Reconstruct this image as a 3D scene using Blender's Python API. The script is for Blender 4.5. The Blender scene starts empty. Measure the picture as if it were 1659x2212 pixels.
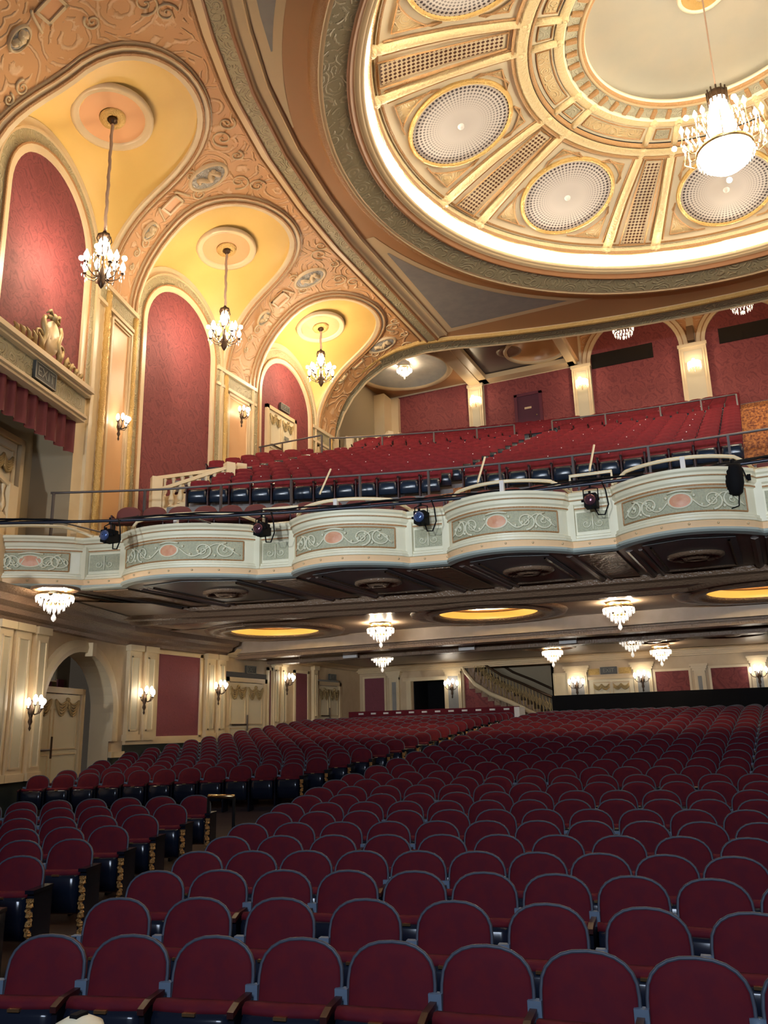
import bpy, math, random
from math import sin, cos, pi, sqrt, radians, atan2
from mathutils import Vector as V, Matrix
random.seed(7)
sc = bpy.context.scene
COL = sc.collection

# ------------------------------------------------------------------ camera (eye at the origin, on the stage)
def _cam():
    p, rl, yw = .2573, -.0248, radians(25.0)
    f = V((0, cos(p), sin(p))); u = V((0, -sin(p), cos(p))); r = V((1, 0, 0))
    r2 = cos(rl)*r + sin(rl)*u; u2 = -sin(rl)*r + cos(rl)*u
    M = Matrix(((cos(yw), -sin(yw), 0), (sin(yw), cos(yw), 0), (0, 0, 1)))
    r2, u2, f = M@r2, M@u2, M@f
    return Matrix(((r2.x, u2.x, -f.x, 0), (r2.y, u2.y, -f.y, 0), (r2.z, u2.z, -f.z, 0), (0, 0, 0, 1)))
CAM_M = _cam()
cd = bpy.data.cameras.new('camera'); cam = bpy.data.objects.new('camera', cd); COL.objects.link(cam)
cam.matrix_world = CAM_M
cd.sensor_fit = 'VERTICAL'; cd.sensor_height = 36; cd.lens = 1794.2*36/2212; cd.clip_end = 200
sc.camera = cam

# ------------------------------------------------------------------ light and exposure
sc.view_settings.view_transform = 'Standard'; sc.view_settings.look = 'None'
sc.view_settings.exposure = 0.0; sc.view_settings.gamma = 1
w = bpy.data.worlds.new('world'); sc.world = w; w.use_nodes = True
w.node_tree.nodes['Background'].inputs[0].default_value = (1, .8, .6, 1)
w.node_tree.nodes['Background'].inputs[1].default_value = .035
WARM = (1, .79, .53)
def area(name, loc, rot, size, power, col, sy=None):
    l = bpy.data.lights.new(name, 'AREA'); l.energy = power; l.color = col; l.size = size
    if sy: l.shape = 'RECTANGLE'; l.size_y = sy
    o = bpy.data.objects.new(name, l); COL.objects.link(o); o.location = loc; o.rotation_euler = rot
    return o
def point(name, loc, power, col=WARM, r=.12, parent=None):
    l = bpy.data.lights.new(name, 'POINT'); l.energy = power; l.color = col; l.shadow_soft_size = min(r, .06)
    o = bpy.data.objects.new(name, l); COL.objects.link(o); o.location = loc
    if parent: o.parent = parent
    return o
# stage work light behind the viewer, cool
area('stage_light', (1, -5.5, 6), (radians(72), 0, radians(8)), 6, 1000, (.68, .80, 1), 2)
for _i, (_sx, _tx) in enumerate(((-6, -12.5), (-2, -7), (2, -1.5), (6, 5))):  # unseen fill spots added to brighten the balcony front, aimed over the near seats
    _l = bpy.data.lights.new('balcony_fill_spot', 'SPOT'); _l.energy = 6500; _l.color = (.86, .93, 1); _l.spot_size = radians(34); _l.spot_blend = .6; _l.shadow_soft_size = .3
    _o = bpy.data.objects.new('balcony_fill_spot', _l); COL.objects.link(_o); _o.location = (_sx, -9, 1.2)
    _o.rotation_euler = (V((_tx, 15, 6.2))-V(_o.location)).to_track_quat('-Z', 'Y').to_euler()
# lamps of the right half of the house that stays out of the frame
for i, (x, y, z, p) in enumerate([(13, 13, 10.6, 420), (14.5, 19.3, 11.8, 420), (14.5, 25.4, 13, 420)]):
    point('right_side_lamp', (x, y, z), p, WARM, .4)

# ------------------------------------------------------------------ materials
def mk(name, col, rough=.6, metal=0, col2=None, nscale=3, bump=0, bscale=8, emit=None, estr=0, spec=None, trans=0, detail=4):
    m = bpy.data.materials.new(name); m.use_nodes = True
    nt = m.node_tree; b = nt.nodes['Principled BSDF']
    b.inputs['Base Color'].default_value = (*col, 1); b.inputs['Roughness'].default_value = rough
    b.inputs['Metallic'].default_value = metal
    if spec is not None: b.inputs['Specular IOR Level'].default_value = spec
    if trans: b.inputs['Transmission Weight'].default_value = trans
    tc = nt.nodes.new('ShaderNodeTexCoord')
    if col2:
        n = nt.nodes.new('ShaderNodeTexNoise'); n.inputs['Scale'].default_value = nscale; n.inputs['Detail'].default_value = detail
        nt.links.new(tc.outputs['Object'], n.inputs['Vector'])
        r = nt.nodes.new('ShaderNodeValToRGB'); r.color_ramp.elements[0].position = .38; r.color_ramp.elements[1].position = .62
        r.color_ramp.elements[0].color = (*col, 1); r.color_ramp.elements[1].color = (*col2, 1)
        nt.links.new(n.outputs['Fac'], r.inputs[0]); nt.links.new(r.outputs[0], b.inputs['Base Color'])
    if bump:
        n2 = nt.nodes.new('ShaderNodeTexNoise'); n2.inputs['Scale'].default_value = bscale; n2.inputs['Detail'].default_value = 3
        nt.links.new(tc.outputs['Object'], n2.inputs['Vector'])
        bp = nt.nodes.new('ShaderNodeBump'); bp.inputs['Strength'].default_value = bump; bp.inputs['Distance'].default_value = .05
        nt.links.new(n2.outputs['Fac'], bp.inputs['Height']); nt.links.new(bp.outputs[0], b.inputs['Normal'])
    if emit:
        b.inputs['Emission Color'].default_value = (*emit, 1); b.inputs['Emission Strength'].default_value = estr
        m.cycles.emission_sampling = 'NONE'
    return m
def nmath(nt, op, a, b=None, c=None):
    n = nt.nodes.new('ShaderNodeMath'); n.operation = op
    for i, x in enumerate((a, b, c)):
        if x is None: continue
        if isinstance(x, (int, float)): n.inputs[i].default_value = x
        else: nt.links.new(x, n.inputs[i])
    return n.outputs[0]
def damask(name, c1, c2, c3, px=.62, pz=.95):
    m = mk(name, c1, .75); nt = m.node_tree; b = nt.nodes['Principled BSDF']
    tc = nt.nodes.new('ShaderNodeTexCoord'); nz = nt.nodes.new('ShaderNodeTexNoise'); nz.inputs['Scale'].default_value = 2.2; nz.inputs['Detail'].default_value = 4
    nt.links.new(tc.outputs['Object'], nz.inputs['Vector'])
    sp = nt.nodes.new('ShaderNodeSeparateXYZ'); nt.links.new(tc.outputs['Object'], sp.inputs[0])
    u = nmath(nt, 'ADD', sp.outputs[0], sp.outputs[1])
    dis = nmath(nt, 'MULTIPLY_ADD', nz.outputs['Fac'], .9, -.45)
    u = nmath(nt, 'ADD', u, dis); z = nmath(nt, 'ADD', sp.outputs[2], nmath(nt, 'MULTIPLY', dis, -1.3))
    a = nmath(nt, 'COSINE', nmath(nt, 'MULTIPLY', u, 2*pi/px)); c = nmath(nt, 'COSINE', nmath(nt, 'MULTIPLY', z, 2*pi/pz))
    s = nmath(nt, 'ABSOLUTE', nmath(nt, 'ADD', nmath(nt, 'MULTIPLY', nmath(nt, 'MULTIPLY', a, c), 1.5), nmath(nt, 'MULTIPLY', nmath(nt, 'COSINE', nmath(nt, 'MULTIPLY', u, 4*pi/px)), .35)))
    r = nt.nodes.new('ShaderNodeValToRGB'); e = r.color_ramp.elements
    e[0].position = .02; e[0].color = (*c2, 1); e[1].position = .2; e[1].color = (*c1, 1)
    for p, cc in ((.34, c3), (.42, c1), (.55, c2), (.66, c1), (.85, c3)):
        k = e.new(p); k.color = (*cc, 1)
    nt.links.new(nmath(nt, 'MULTIPLY', s, .55), r.inputs[0]); nt.links.new(r.outputs[0], b.inputs['Base Color'])
    return m
def relief(name, base, light, scale=2.6, strength=.9, rough=.5):
    m = mk(name, base, rough); nt = m.node_tree; b = nt.nodes['Principled BSDF']
    tc = nt.nodes.new('ShaderNodeTexCoord')
    v = nt.nodes.new('ShaderNodeTexVoronoi'); v.inputs['Scale'].default_value = scale*.55
    n = nt.nodes.new('ShaderNodeTexNoise'); n.inputs['Scale'].default_value = scale*1.4; n.inputs['Detail'].default_value = 3
    nt.links.new(tc.outputs['Object'], v.inputs['Vector']); nt.links.new(tc.outputs['Object'], n.inputs['Vector'])
    rings = nmath(nt, 'SINE', nmath(nt, 'ADD', nmath(nt, 'MULTIPLY', v.outputs['Distance'], 34), nmath(nt, 'MULTIPLY', n.outputs['Fac'], 7)))
    h = nmath(nt, 'MULTIPLY', nmath(nt, 'MAXIMUM', rings, 0), nmath(nt, 'GREATER_THAN', n.outputs['Fac'], .44))
    r = nt.nodes.new('ShaderNodeValToRGB'); r.color_ramp.elements[0].color = (*base, 1); r.color_ramp.elements[1].color = (*light, 1)
    r.color_ramp.elements[0].position = .25
    nt.links.new(h, r.inputs[0]); nt.links.new(r.outputs[0], b.inputs['Base Color'])
    bp = nt.nodes.new('ShaderNodeBump'); bp.inputs['Strength'].default_value = strength; bp.inputs['Distance'].default_value = .04
    nt.links.new(h, bp.inputs['Height']); nt.links.new(bp.outputs[0], b.inputs['Normal'])
    return m
def dots_polar(name, light, dark, R, nring, nang):
    m = mk(name, light, .5); nt = m.node_tree; b = nt.nodes['Principled BSDF']
    tc = nt.nodes.new('ShaderNodeTexCoord'); sp = nt.nodes.new('ShaderNodeSeparateXYZ'); nt.links.new(tc.outputs['Object'], sp.inputs[0])
    r = nmath(nt, 'SQRT', nmath(nt, 'ADD', nmath(nt, 'POWER', nmath(nt, 'ABSOLUTE', sp.outputs[0]), 2), nmath(nt, 'POWER', nmath(nt, 'ABSOLUTE', sp.outputs[1]), 2)))
    a = nmath(nt, 'ARCTAN2', sp.outputs[1], sp.outputs[0])
    # rings get finer towards the middle: log spiral lattice
    lr = nmath(nt, 'LOGARITHM', nmath(nt, 'DIVIDE', nmath(nt, 'MAXIMUM', r, .02), R), math.e)
    p = nmath(nt, 'SINE', nmath(nt, 'MULTIPLY_ADD', lr, nring, nmath(nt, 'MULTIPLY', a, nang)))
    q = nmath(nt, 'SINE', nmath(nt, 'MULTIPLY_ADD', lr, nring, nmath(nt, 'MULTIPLY', a, -nang)))
    s = nmath(nt, 'MULTIPLY', p, q)
    hole = nmath(nt, 'GREATER_THAN', s, .22)
    f = nmath(nt, 'MULTIPLY', hole, nmath(nt, 'MINIMUM', nmath(nt, 'MULTIPLY', nmath(nt, 'MAXIMUM', nmath(nt, 'SUBTRACT', r, .55), 0), 1.4), 1))
    mx = nt.nodes.new('ShaderNodeMix'); mx.data_type = 'RGBA'; nt.links.new(f, mx.inputs[0])
    mx.inputs[6].default_value = (*light, 1); mx.inputs[7].default_value = (*dark, 1)
    nt.links.new(mx.outputs[2], b.inputs['Base Color'])
    return m
def dots_grid(name, light, dark, s=.16):
    m = mk(name, light, .5); nt = m.node_tree; b = nt.nodes['Principled BSDF']
    tc = nt.nodes.new('ShaderNodeTexCoord'); sp = nt.nodes.new('ShaderNodeSeparateXYZ'); nt.links.new(tc.outputs['Object'], sp.inputs[0])
    k = pi/s
    p = nmath(nt, 'SINE', nmath(nt, 'MULTIPLY', nmath(nt, 'ADD', sp.outputs[0], sp.outputs[1]), k))
    q = nmath(nt, 'SINE', nmath(nt, 'MULTIPLY', nmath(nt, 'SUBTRACT', sp.outputs[0], sp.outputs[1]), k))
    f = nmath(nt, 'GREATER_THAN', nmath(nt, 'MULTIPLY', p, q), .12)
    mx = nt.nodes.new('ShaderNodeMix'); mx.data_type = 'RGBA'; nt.links.new(f, mx.inputs[0])
    mx.inputs[6].default_value = (*light, 1); mx.inputs[7].default_value = (*dark, 1)
    nt.links.new(mx.outputs[2], b.inputs['Base Color'])
    return m
M = dict(
 cream=mk('cream_plaster', (.74, .60, .38), .38, col2=(.70, .55, .33), nscale=1.5),
 creamd=mk('cream_trim', (.66, .50, .29), .4),
 wallbeige=mk('beige_wall', (.62, .47, .29), .5, col2=(.58, .43, .26)),
 peach=mk('peach_panel', (.72, .42, .20), .33, col2=(.69, .39, .18), nscale=1),
 gold=mk('gilt_moulding', (.62, .40, .13), .38, metal=.35, bump=.7, bscale=30),
 brown=mk('brown_bead', (.30, .14, .06), .45),
 brownz=mk('bronze_line', (.42, .22, .09), .4, bump=.6, bscale=25),
 green=relief('carved_green_band', (.41, .35, .20), (.56, .48, .30), 5, .8),
 greend=relief('carved_olive_band', (.25, .215, .13), (.32, .27, .165), 3.4, .6),
 yellow=mk('yellow_vault', (.78, .52, .16), .42, col2=(.74, .48, .14), nscale=.6),
 medpeach=mk('vault_peach', (.72, .38, .18), .45),
 orange=relief('orange_relief_plaster', (.62, .33, .14), (.72, .46, .25), 1.9, .8),
 orangep=mk('ochre_ceiling', (.47, .25, .11), .5),
 greyblue=mk('grey_blue_panel', (.30, .28, .25), .5, col2=(.26, .25, .23)),
 bluerel=relief('grey_blue_relief', (.42, .40, .36), (.62, .58, .50), 9, 1),
 red=damask('red_damask', (.215, .045, .046), (.13, .024, .028), (.165, .032, .035), .8, 1.3),
 redb=damask('red_damask_wide', (.24, .05, .046), (.15, .026, .028), (.19, .036, .036), 1.1, 1.6),
 plum=damask('plum_damask', (.22, .055, .075), (.17, .04, .055), (.19, .045, .065), .3, .5),
 domec=mk('dome_cream', (.86, .77, .56), .45), domeg=mk('dome_gold_band', (.76, .60, .32), .45, bump=.8, bscale=14),
 domebr=mk('dome_brown_bead', (.45, .25, .10), .5, bump=.6, bscale=25),
 domefill=relief('dome_gold_relief', (.72, .54, .28), (.80, .64, .38), 5, .7),
 domegrn=relief('dome_green_relief', (.52, .50, .36), (.64, .60, .44), 7, .7),
 sky=mk('dome_grey_sky', (.42, .40, .33), .6, col2=(.46, .42, .33), nscale=.8),
 disc=dots_polar('perforated_disc', (.64, .60, .57), (.06, .045, .05), 1.5, 34, 34),
 grille=dots_grid('perforated_grille', (.74, .62, .42), (.10, .04, .02), .12),
 balc=mk('balcony_cream', (.80, .77, .58), .42, col2=(.76, .72, .53), nscale=2),
 balcf=mk('balcony_frieze_ground', (.50, .50, .34), .5, col2=(.42, .42, .30), nscale=30, bump=.5, bscale=60),
 balcs=mk('balcony_scroll', (.68, .67, .50), .4), balcp=mk('balcony_peach_band', (.86, .58, .33), .45),
 balco=mk('balcony_oval', (.62, .27, .15), .45, col2=(.66, .34, .20), nscale=12), balct=mk('balcony_bottom_trim', (.42, .48, .44), .4),
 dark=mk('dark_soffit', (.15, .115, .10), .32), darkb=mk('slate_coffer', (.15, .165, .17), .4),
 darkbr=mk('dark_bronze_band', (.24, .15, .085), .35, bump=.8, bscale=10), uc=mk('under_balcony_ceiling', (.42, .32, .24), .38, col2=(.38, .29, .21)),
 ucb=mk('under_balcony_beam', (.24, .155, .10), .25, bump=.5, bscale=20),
 black=mk('black_gloss', (.006, .008, .014), .22), blackm=mk('black_matte', (.004, .004, .005), .8, spec=.15),
 seat=mk('red_mohair', (.115, .0075, .014), .8, col2=(.095, .007, .016), nscale=12, spec=.2),
 piping=mk('grey_blue_piping', (.05, .062, .088), .5), bracket=mk('grey_blue_bracket', (.13, .18, .25), .4),
 armw=mk('red_brown_arm', (.035, .008, .008), .35), pan=mk('blue_black_pan', (.008, .012, .024), .18),
 brassm=mk('brass', (.7, .5, .25), .3, metal=1), goldorn=mk('gilt_scroll', (.55, .30, .10), .4, metal=.6, bump=1, bscale=40),
 bseat=mk('balcony_seat_red', (.16, .013, .02), .8, col2=(.12, .01, .016), nscale=9, spec=.2), bpan=mk('blue_vinyl_pan', (.010, .019, .036), .22),
 lseat=mk('loge_seat_maroon', (.12, .026, .024), .7), tag=mk('white_tag', (.7, .7, .66), .5),
 floor=mk('dark_carpet', (.03, .012, .012), .9, col2=(.022, .01, .012), nscale=3), step=mk('grey_step', (.16, .15, .15), .8),
 carpet=mk('orange_streaked_carpet', (.50, .19, .05), .9, col2=(.14, .04, .02), nscale=14, detail=8),
 basebd=mk('dark_green_dado', (.012, .022, .02), .6),
 door=mk('cream_door', (.72, .62, .42), .4), swag=mk('gilt_swag', (.42, .30, .13), .45, metal=.2),
 sign=mk('dark_sign', (.05, .05, .045), .4), signt=mk('sign_letters', (.22, .21, .17), .5),
 steel=mk('grey_steel', (.10, .085, .085), .45, metal=.3), pipe=mk('black_pipe', (.012, .016, .03), .3, metal=.3),
 raili=mk('cream_rail', (.74, .66, .46), .4), bronze=mk('dark_bronze', (.07, .04, .022), .38, metal=.7),
 palegrn=mk('pale_sunk_panel', (.58, .51, .35), .5), chain=mk('chain_sleeve', (.38, .26, .19), .7), crystal=mk('crystal', (.95, .95, .95), .08, emit=(1, .88, .72), estr=.55),  # crystal: lamplight caught in the glass is put in as a weak glow
 bulb=mk('lamp_glow', (1, 1, 1), .5, emit=(1, .92, .80), estr=12), shade=mk('lit_fabric_shade', (1, .9, .7), .5, emit=(1, .80, .52), estr=3),
 cove=mk('cove_lamp_glow', (1, 1, 1), .5, emit=(1, .82, .5), estr=4),
 velvet=mk('crimson_velvet', (.12, .008, .014), .7), lens=mk('lens_glass', (.10, .16, .38), .08, metal=.6), lensr=mk('lens_glass_dim', (.14, .06, .08), .1, metal=.6),
 white=mk('white_panel', (.66, .64, .62), .5), dimcream=mk('shaded_cream_room', (.33, .26, .16), .6),  # dimcream: cream darkened, the shade of box and recesses is in its colour
)

# ------------------------------------------------------------------ mesh helpers
class MB:
    def __init__(s): s.v = []; s.f = []
    def add(s, vs, fs):
        n = len(s.v); s.v += [tuple(p) for p in vs]; s.f += [tuple(i+n for i in f) for f in fs]; return s
    def hexa(s, p):  # 8 points: bottom loop 0-3, top loop 4-7
        return s.add(p, [(3, 2, 1, 0), (4, 5, 6, 7), (0, 1, 5, 4), (1, 2, 6, 5), (2, 3, 7, 6), (3, 0, 4, 7)])
    def box(s, x0, x1, y0, y1, z0, z1):
        return s.hexa([(x0, y0, z0), (x1, y0, z0), (x1, y1, z0), (x0, y1, z0), (x0, y0, z1), (x1, y0, z1), (x1, y1, z1), (x0, y1, z1)])
    def strip(s, rows, closed=False, cap=False):
        n = len(rows[0]); vs = [p for r in rows for p in r]; fs = []
        for i in range(len(rows)-1):
            for j in range(n if closed else n-1):
                k = (j+1) % n; fs.append((i*n+j, i*n+k, (i+1)*n+k, (i+1)*n+j))
        if cap: fs.append(tuple(range(n))[::-1]); fs.append(tuple((len(rows)-1)*n+j for j in range(n)))
        return s.add(vs, fs)
    def tube(s, path, r, n=6, closed=False, sx=1, sy=1, up=None):
        P = [V(p) for p in path]; m = len(P); rows = []; ref = V(up) if up else None
        for i in range(m):
            a = P[i-1] if (i or closed) else P[i]; b = P[(i+1) % m] if (i < m-1 or closed) else P[i]
            t = (b-a).normalized() if (b-a).length > 1e-9 else V((0, 0, 1))
            if ref is None: ref = V((0, 0, 1)) if abs(t.z) < .9 else V((1, 0, 0))
            x = t.cross(ref)
            if x.length < 1e-6: x = t.orthogonal()
            x.normalize(); y = x.cross(t).normalized()
            if up is None: ref = y
            rr = r[i] if isinstance(r, (list, tuple)) else r
            rows.append([P[i]+x*cos(2*pi*k/n)*rr*sx+y*sin(2*pi*k/n)*rr*sy for k in range(n)])
        if closed: rows.append(rows[0]); return s.strip(rows, True)
        return s.strip(rows, True, True)
    def lathe(s, prof, c=(0, 0, 0), n=24, a0=0, a1=2*pi, ax=None, sy=1):
        rows = []; full = abs(a1-a0-2*pi) < 1e-6
        for r, z in prof:
            rows.append([(c[0]+r*cos(a0+(a1-a0)*k/n), c[1]+sy*r*sin(a0+(a1-a0)*k/n), c[2]+z) for k in range(n if full else n+1)])
        return s.strip(rows, full)
    def sphere(s, c, r, n=8, m=6, sx=1, sy=1, sz=1):
        return s.lathe([(max(r*sin(pi*i/m), 1e-4), -r*cos(pi*i/m)*sz) for i in range(m+1)], c, n)
    def poly(s, pts, d):  # extruded polygon: pts list of V, d V
        n = len(pts); d = V(d)
        return s.add([V(p) for p in pts]+[V(p)+d for p in pts], [tuple(range(n))[::-1], tuple(range(n, 2*n))]+[(i, (i+1) % n, n+(i+1) % n, n+i) for i in range(n)])
    def tf(s, m):
        s.v = [tuple(m@V(p)) for p in s.v]; return s
    def build(s, name, mat, parent=None, smooth=False, org=None):
        me = bpy.data.meshes.new(name); vs = s.v
        if org is not None: vs = [(p[0]-org[0], p[1]-org[1], p[2]-org[2]) for p in vs]
        me.from_pydata(vs, [], s.f); me.materials.append(M[mat] if isinstance(mat, str) else mat)
        if smooth: me.polygons.foreach_set('use_smooth', [True]*len(me.polygons))
        o = bpy.data.objects.new(name, me); COL.objects.link(o)
        if org is not None: o.location = org
        if parent: o.parent = parent
        return o
def tag(o, label, cat, group=None, kind=None):
    o['label'] = label; o['category'] = cat
    if group: o['group'] = group
    if kind: o['kind'] = kind
    return o
def thing(name, label, cat, loc=(0, 0, 0), rz=0, group=None):
    o = bpy.data.objects.new(name, None); COL.objects.link(o); o.location = loc; o.rotation_euler = (0, 0, rz); o.empty_display_size = .1
    return tag(o, label, cat, group)
TN = [0]
def struct(mb, name, mat, smooth=False, label=None):
    if name == 'trim': TN[0] += 1; name = 'trim_%d' % TN[0]
    o = mb.build(name, mat, None, smooth); o['kind'] = 'structure'
    if label: o['label'] = label
    return o
def dup(root, loc, rz, label=None, group=None):
    r = root.copy(); COL.objects.link(r); r.location = loc; r.rotation_euler = (0, 0, rz)
    if label: r['label'] = label
    if group: r['group'] = group
    for ch in root.children:
        c = ch.copy(); COL.objects.link(c); c.parent = r
        for g in ch.children:
            d = g.copy(); COL.objects.link(d); d.parent = c
    return r
ORD = ['first', 'second', 'third', 'fourth', 'fifth', 'sixth', 'seventh', 'eighth', 'ninth', 'tenth', 'eleventh', 'twelfth', 'thirteenth', 'fourteenth', 'fifteenth', 'sixteenth', 'seventeenth', 'eighteenth', 'nineteenth', 'twentieth', 'twenty-first', 'twenty-second', 'twenty-third', 'twenty-fourth', 'twenty-fifth', 'twenty-sixth', 'twenty-seventh', 'twenty-eighth', 'twenty-ninth', 'thirtieth', 'thirty-first', 'thirty-second']
def px_of(p):
    q = CAM_M.inverted()@V(p)
    if q.z > -.1: return None
    return (829.5+1794.2*q.x/-q.z, 1106-1794.2*q.y/-q.z, -q.z)
def lerp(a, b, t): return a+(b-a)*t
def tab(T, x):
    if x <= T[0][0]: return T[0][1]+(x-T[0][0])*(T[1][1]-T[0][1])/(T[1][0]-T[0][0])
    for (a, u), (b, v) in zip(T, T[1:]):
        if x <= b: return u+(v-u)*(x-a)/(b-a)
    (a, u), (b, v) = T[-2:]; return v+(x-b)*(v-u)/(b-a)

AX = .38                                  # centre line of the house
def xw(y): return -16+.285*max(0, 17.2-y)  # left wall: parallel to the axis, splayed towards the stage
NS = V((1/sqrt(1+.285**2), .285/sqrt(1+.285**2), 0))
def wn(y): return V((1, 0, 0)) if y >= 17.2 else NS
def WP(y, o, z): n = wn(y); return V((xw(y), y, z))+n*o
def wbox(mb, y0, y1, z0, z1, o0, o1):
    if y0 < 17.19 and y1 > 17.21: wbox(mb, y0, 17.2-1e-4, z0, z1, o0, o1); y0 = 17.2
    e = 1e-4 if y1 == 17.2 else 0
    a = [WP(y0, o0, 0), WP(y1-e, o0, 0), WP(y1-e, o1, 0), WP(y0, o1, 0)]
    return mb.hexa([(p.x, p.y, z0) for p in a]+[(p.x, p.y, z1) for p in a])
def wframe(mb, y0, y1, z0, z1, t, o0, o1):
    for a in ((y0, y1, z0, z0+t), (y0, y1, z1-t, z1), (y0, y0+t, z0, z1), (y1-t, y1, z0, z1)): wbox(mb, *a, o0, o1)
    return mb

# ================================================================== FLOORS
TOP = [(3.5, -1.13), (4.5, -1.09), (5.6, -1.04), (7.2, -1.0), (11, -.86), (13.6, -.72), (15.8, -.5), (19.7, -.1), (21.4, .06), (24, .30), (26, .44), (29.5, .54), (32, .58)]
def FZ(y): return tab(TOP, y)-.87
mb = MB(); ys = [-9, 2]+[3.5+.75*i for i in range(38)]+[33]
mb.strip([[(x, y, FZ(max(y, 3.5))) for x in (-19, -10, 0, 10, 19)] for y in ys])
struct(mb, 'floor', 'floor')

# ================================================================== LEFT WALL (lower)
mb = MB()
def wsheet(mb, pts): mb.add([p for p in pts], [tuple(range(len(pts)))])
for a, b, z0, z1 in ((8, 13.9, -3, 2.7), (17.05, 17.2, -3, 2.7), (13.9, 17.05, 2.12, 2.7)):
    wsheet(mb, [WP(a, 0, z0), WP(b-1e-4, 0, z0), WP(b-1e-4, 0, z1), WP(a, 0, z1)])
for a, b in ((17.2, 22.1), (24.5, 27.9), (29.8, 32)): wsheet(mb, [WP(a, 0, -3), WP(b, 0, -3), WP(b, 0, 2.7), WP(a, 0, 2.7)])
for a, b in ((22.1, 24.5), (27.9, 29.8)): wsheet(mb, [WP(a, 0, 1.95), WP(b, 0, 1.95), WP(b, 0, 2.7), WP(a, 0, 2.7)])
# spandrels over the arched opening
AC, AR, AS = 15.47, 1.57, .62   # opening centre, half-width, spring height
arch = [(AC-AR*cos(pi*i/20), AS+1.42*sin(pi*i/20)) for i in range(21)]
mb.strip([[WP(y, 0, z) for y, z in arch], [WP(lerp(13.9, 17.05, i/20), 0, 2.12) for i in range(21)]])
struct(mb, 'wall_left', 'wallbeige')
# reveal of the arch and the recess behind it
mb = MB(); jamb = [(13.9, -2.4)]+arch+[(17.04, -2.4)]
mb.strip([[WP(y, 0, z) for y, z in jamb], [WP(y, -.55, z) for y, z in jamb]]); struct(mb, 'trim', 'cream', label='panelled reveal of the arched doorway')
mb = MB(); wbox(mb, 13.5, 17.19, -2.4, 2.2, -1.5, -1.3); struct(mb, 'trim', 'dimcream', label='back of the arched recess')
mb = MB(); wbox(mb, 15.55, 16.35, 1.28, 1.72, -1.3, -1.27); wbox(mb, 16.62, 16.9, -.4, 1.5, -1.3, -1.27); struct(mb, 'trim', 'plum', label='plum wall panel inside the arched recess')
mb = MB(); rows = []
for d, o in ((0, 0), (0, .09), (.13, .12), (.27, .09), (.30, 0)):
    rows.append([WP(y, o, z) for y, z in [(AC-AR-d, -.1)]+[(AC-(AR+d)*cos(pi*i/20), AS+(1.42+d)*sin(pi*i/20)) for i in range(21)]+[(AC+AR+d, -.1)]])
mb.strip(rows); struct(mb, 'trim', 'cream', label='moulded arch around the doorway')
mb = MB(); wbox(mb, 15.6, 15.78, 1.95, 2.28, .02, .22); struct(mb, 'trim', 'cream', label='keystone of the arch')
def door(y0, y1, z0, z1, o, n, swz=True, handle=True):
    base = MB(); wbox(base, y0, y1, z0, z1, o, o+.05); D = struct(base, 'door_%d' % n, 'door'); c = (y0+y1)/2; w_ = y1-y0
    m = MB()
    for a, b in ((y0+.1, c-.06), (c+.06, y1-.1)):
        wframe(m, a, b, z0+.95, z1-.35, .03, o+.05, o+.075); wframe(m, a, b, z0+.1, z0+.85, .03, o+.05, o+.075)
    wframe(m, y0-.16, y1+.16, z0-.1, z1+.16, .14, o-.02, o+.10)
    m.build('door_moulding', 'creamd', D)
    if swz:
        for k, a in enumerate((lerp(y0, c, .5), lerp(c, y1, .5))):
            g = MB()
            for sgn in (-1, 1):
                for q in range(5):
                    P = [WP(a+sgn*.20*w_*t*1.05, o+.08, z1-.14-.05*q*sin(pi*t)-.02*q-.10*sin(pi*t)) for t in [i/6 for i in range(7)]]
                    g.tube(P, .025, 5)
            g.sphere(WP(a, o+.08, z1-.13), .06); g.sphere(WP(a, o+.08, z1-.24), .05)
            g.build('door_swag', 'swag', D, True)
    if handle:
        h = MB(); h.tube([WP(y0+.12, o+.12, z0+.95), WP(c-.1, o+.12, z0+.95)], .025); h.tube([WP(c, o+.1, z0+.75), WP(c, o+.1, z0+1.25)], .025); h.build('door_handle', 'bronze', D)
    return D
door(13.95, 16.4, -1.2, 1.05, -.54, 1)
door(22.3, 24.3, -.65, 1.62, -.06, 2)
door(28.05, 29.65, -.35, 1.72, -.06, 3)
def sign_text(txt, size, mat, M4, parent, name='letters'):
    c = bpy.data.curves.new(name, 'FONT'); c.body = txt; c.size = size; c.align_x = 'CENTER'; c.align_y = 'CENTER'; c.extrude = .006
    o = bpy.data.objects.new(name, c); COL.objects.link(o)
    dg = bpy.context.evaluated_depsgraph_get(); me = bpy.data.meshes.new_from_object(o.evaluated_get(dg)); bpy.data.objects.remove(o)
    me.transform(M4); me.materials.clear(); me.materials.append(M[mat]); ob = bpy.data.objects.new(name, me); COL.objects.link(ob); ob.parent = parent
    return ob
def wsign(y, z, o, w_, h, label, mat='signt'):
    t = thing('exit_sign', label, 'exit sign', WP(y, o, z)); n = wn(y); t.rotation_euler = (0, 0, atan2(n.y, n.x))
    MB().box(0, .08, -w_/2, w_/2, -h/2, h/2).build('sign_box', 'sign', t)
    m = MB()
    for a in ((-w_/2, w_/2, -h/2, -h/2+.03), (-w_/2, w_/2, h/2-.03, h/2), (-w_/2, -w_/2+.03, -h/2, h/2), (w_/2-.03, w_/2, -h/2, h/2)): m.box(.08, .09, *a)
    m.build('sign_frame', 'signt', t)
    R = Matrix(((0, 0, 1, .082), (1, 0, 0, 0), (0, 1, 0, 0), (0, 0, 0, 1)))
    sign_text('EXIT', h*.8, mat, R, t)
wsign(14.85, 1.5, -.54, .75, .34, 'dark EXIT sign above the double doors inside the arched recess')
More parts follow.
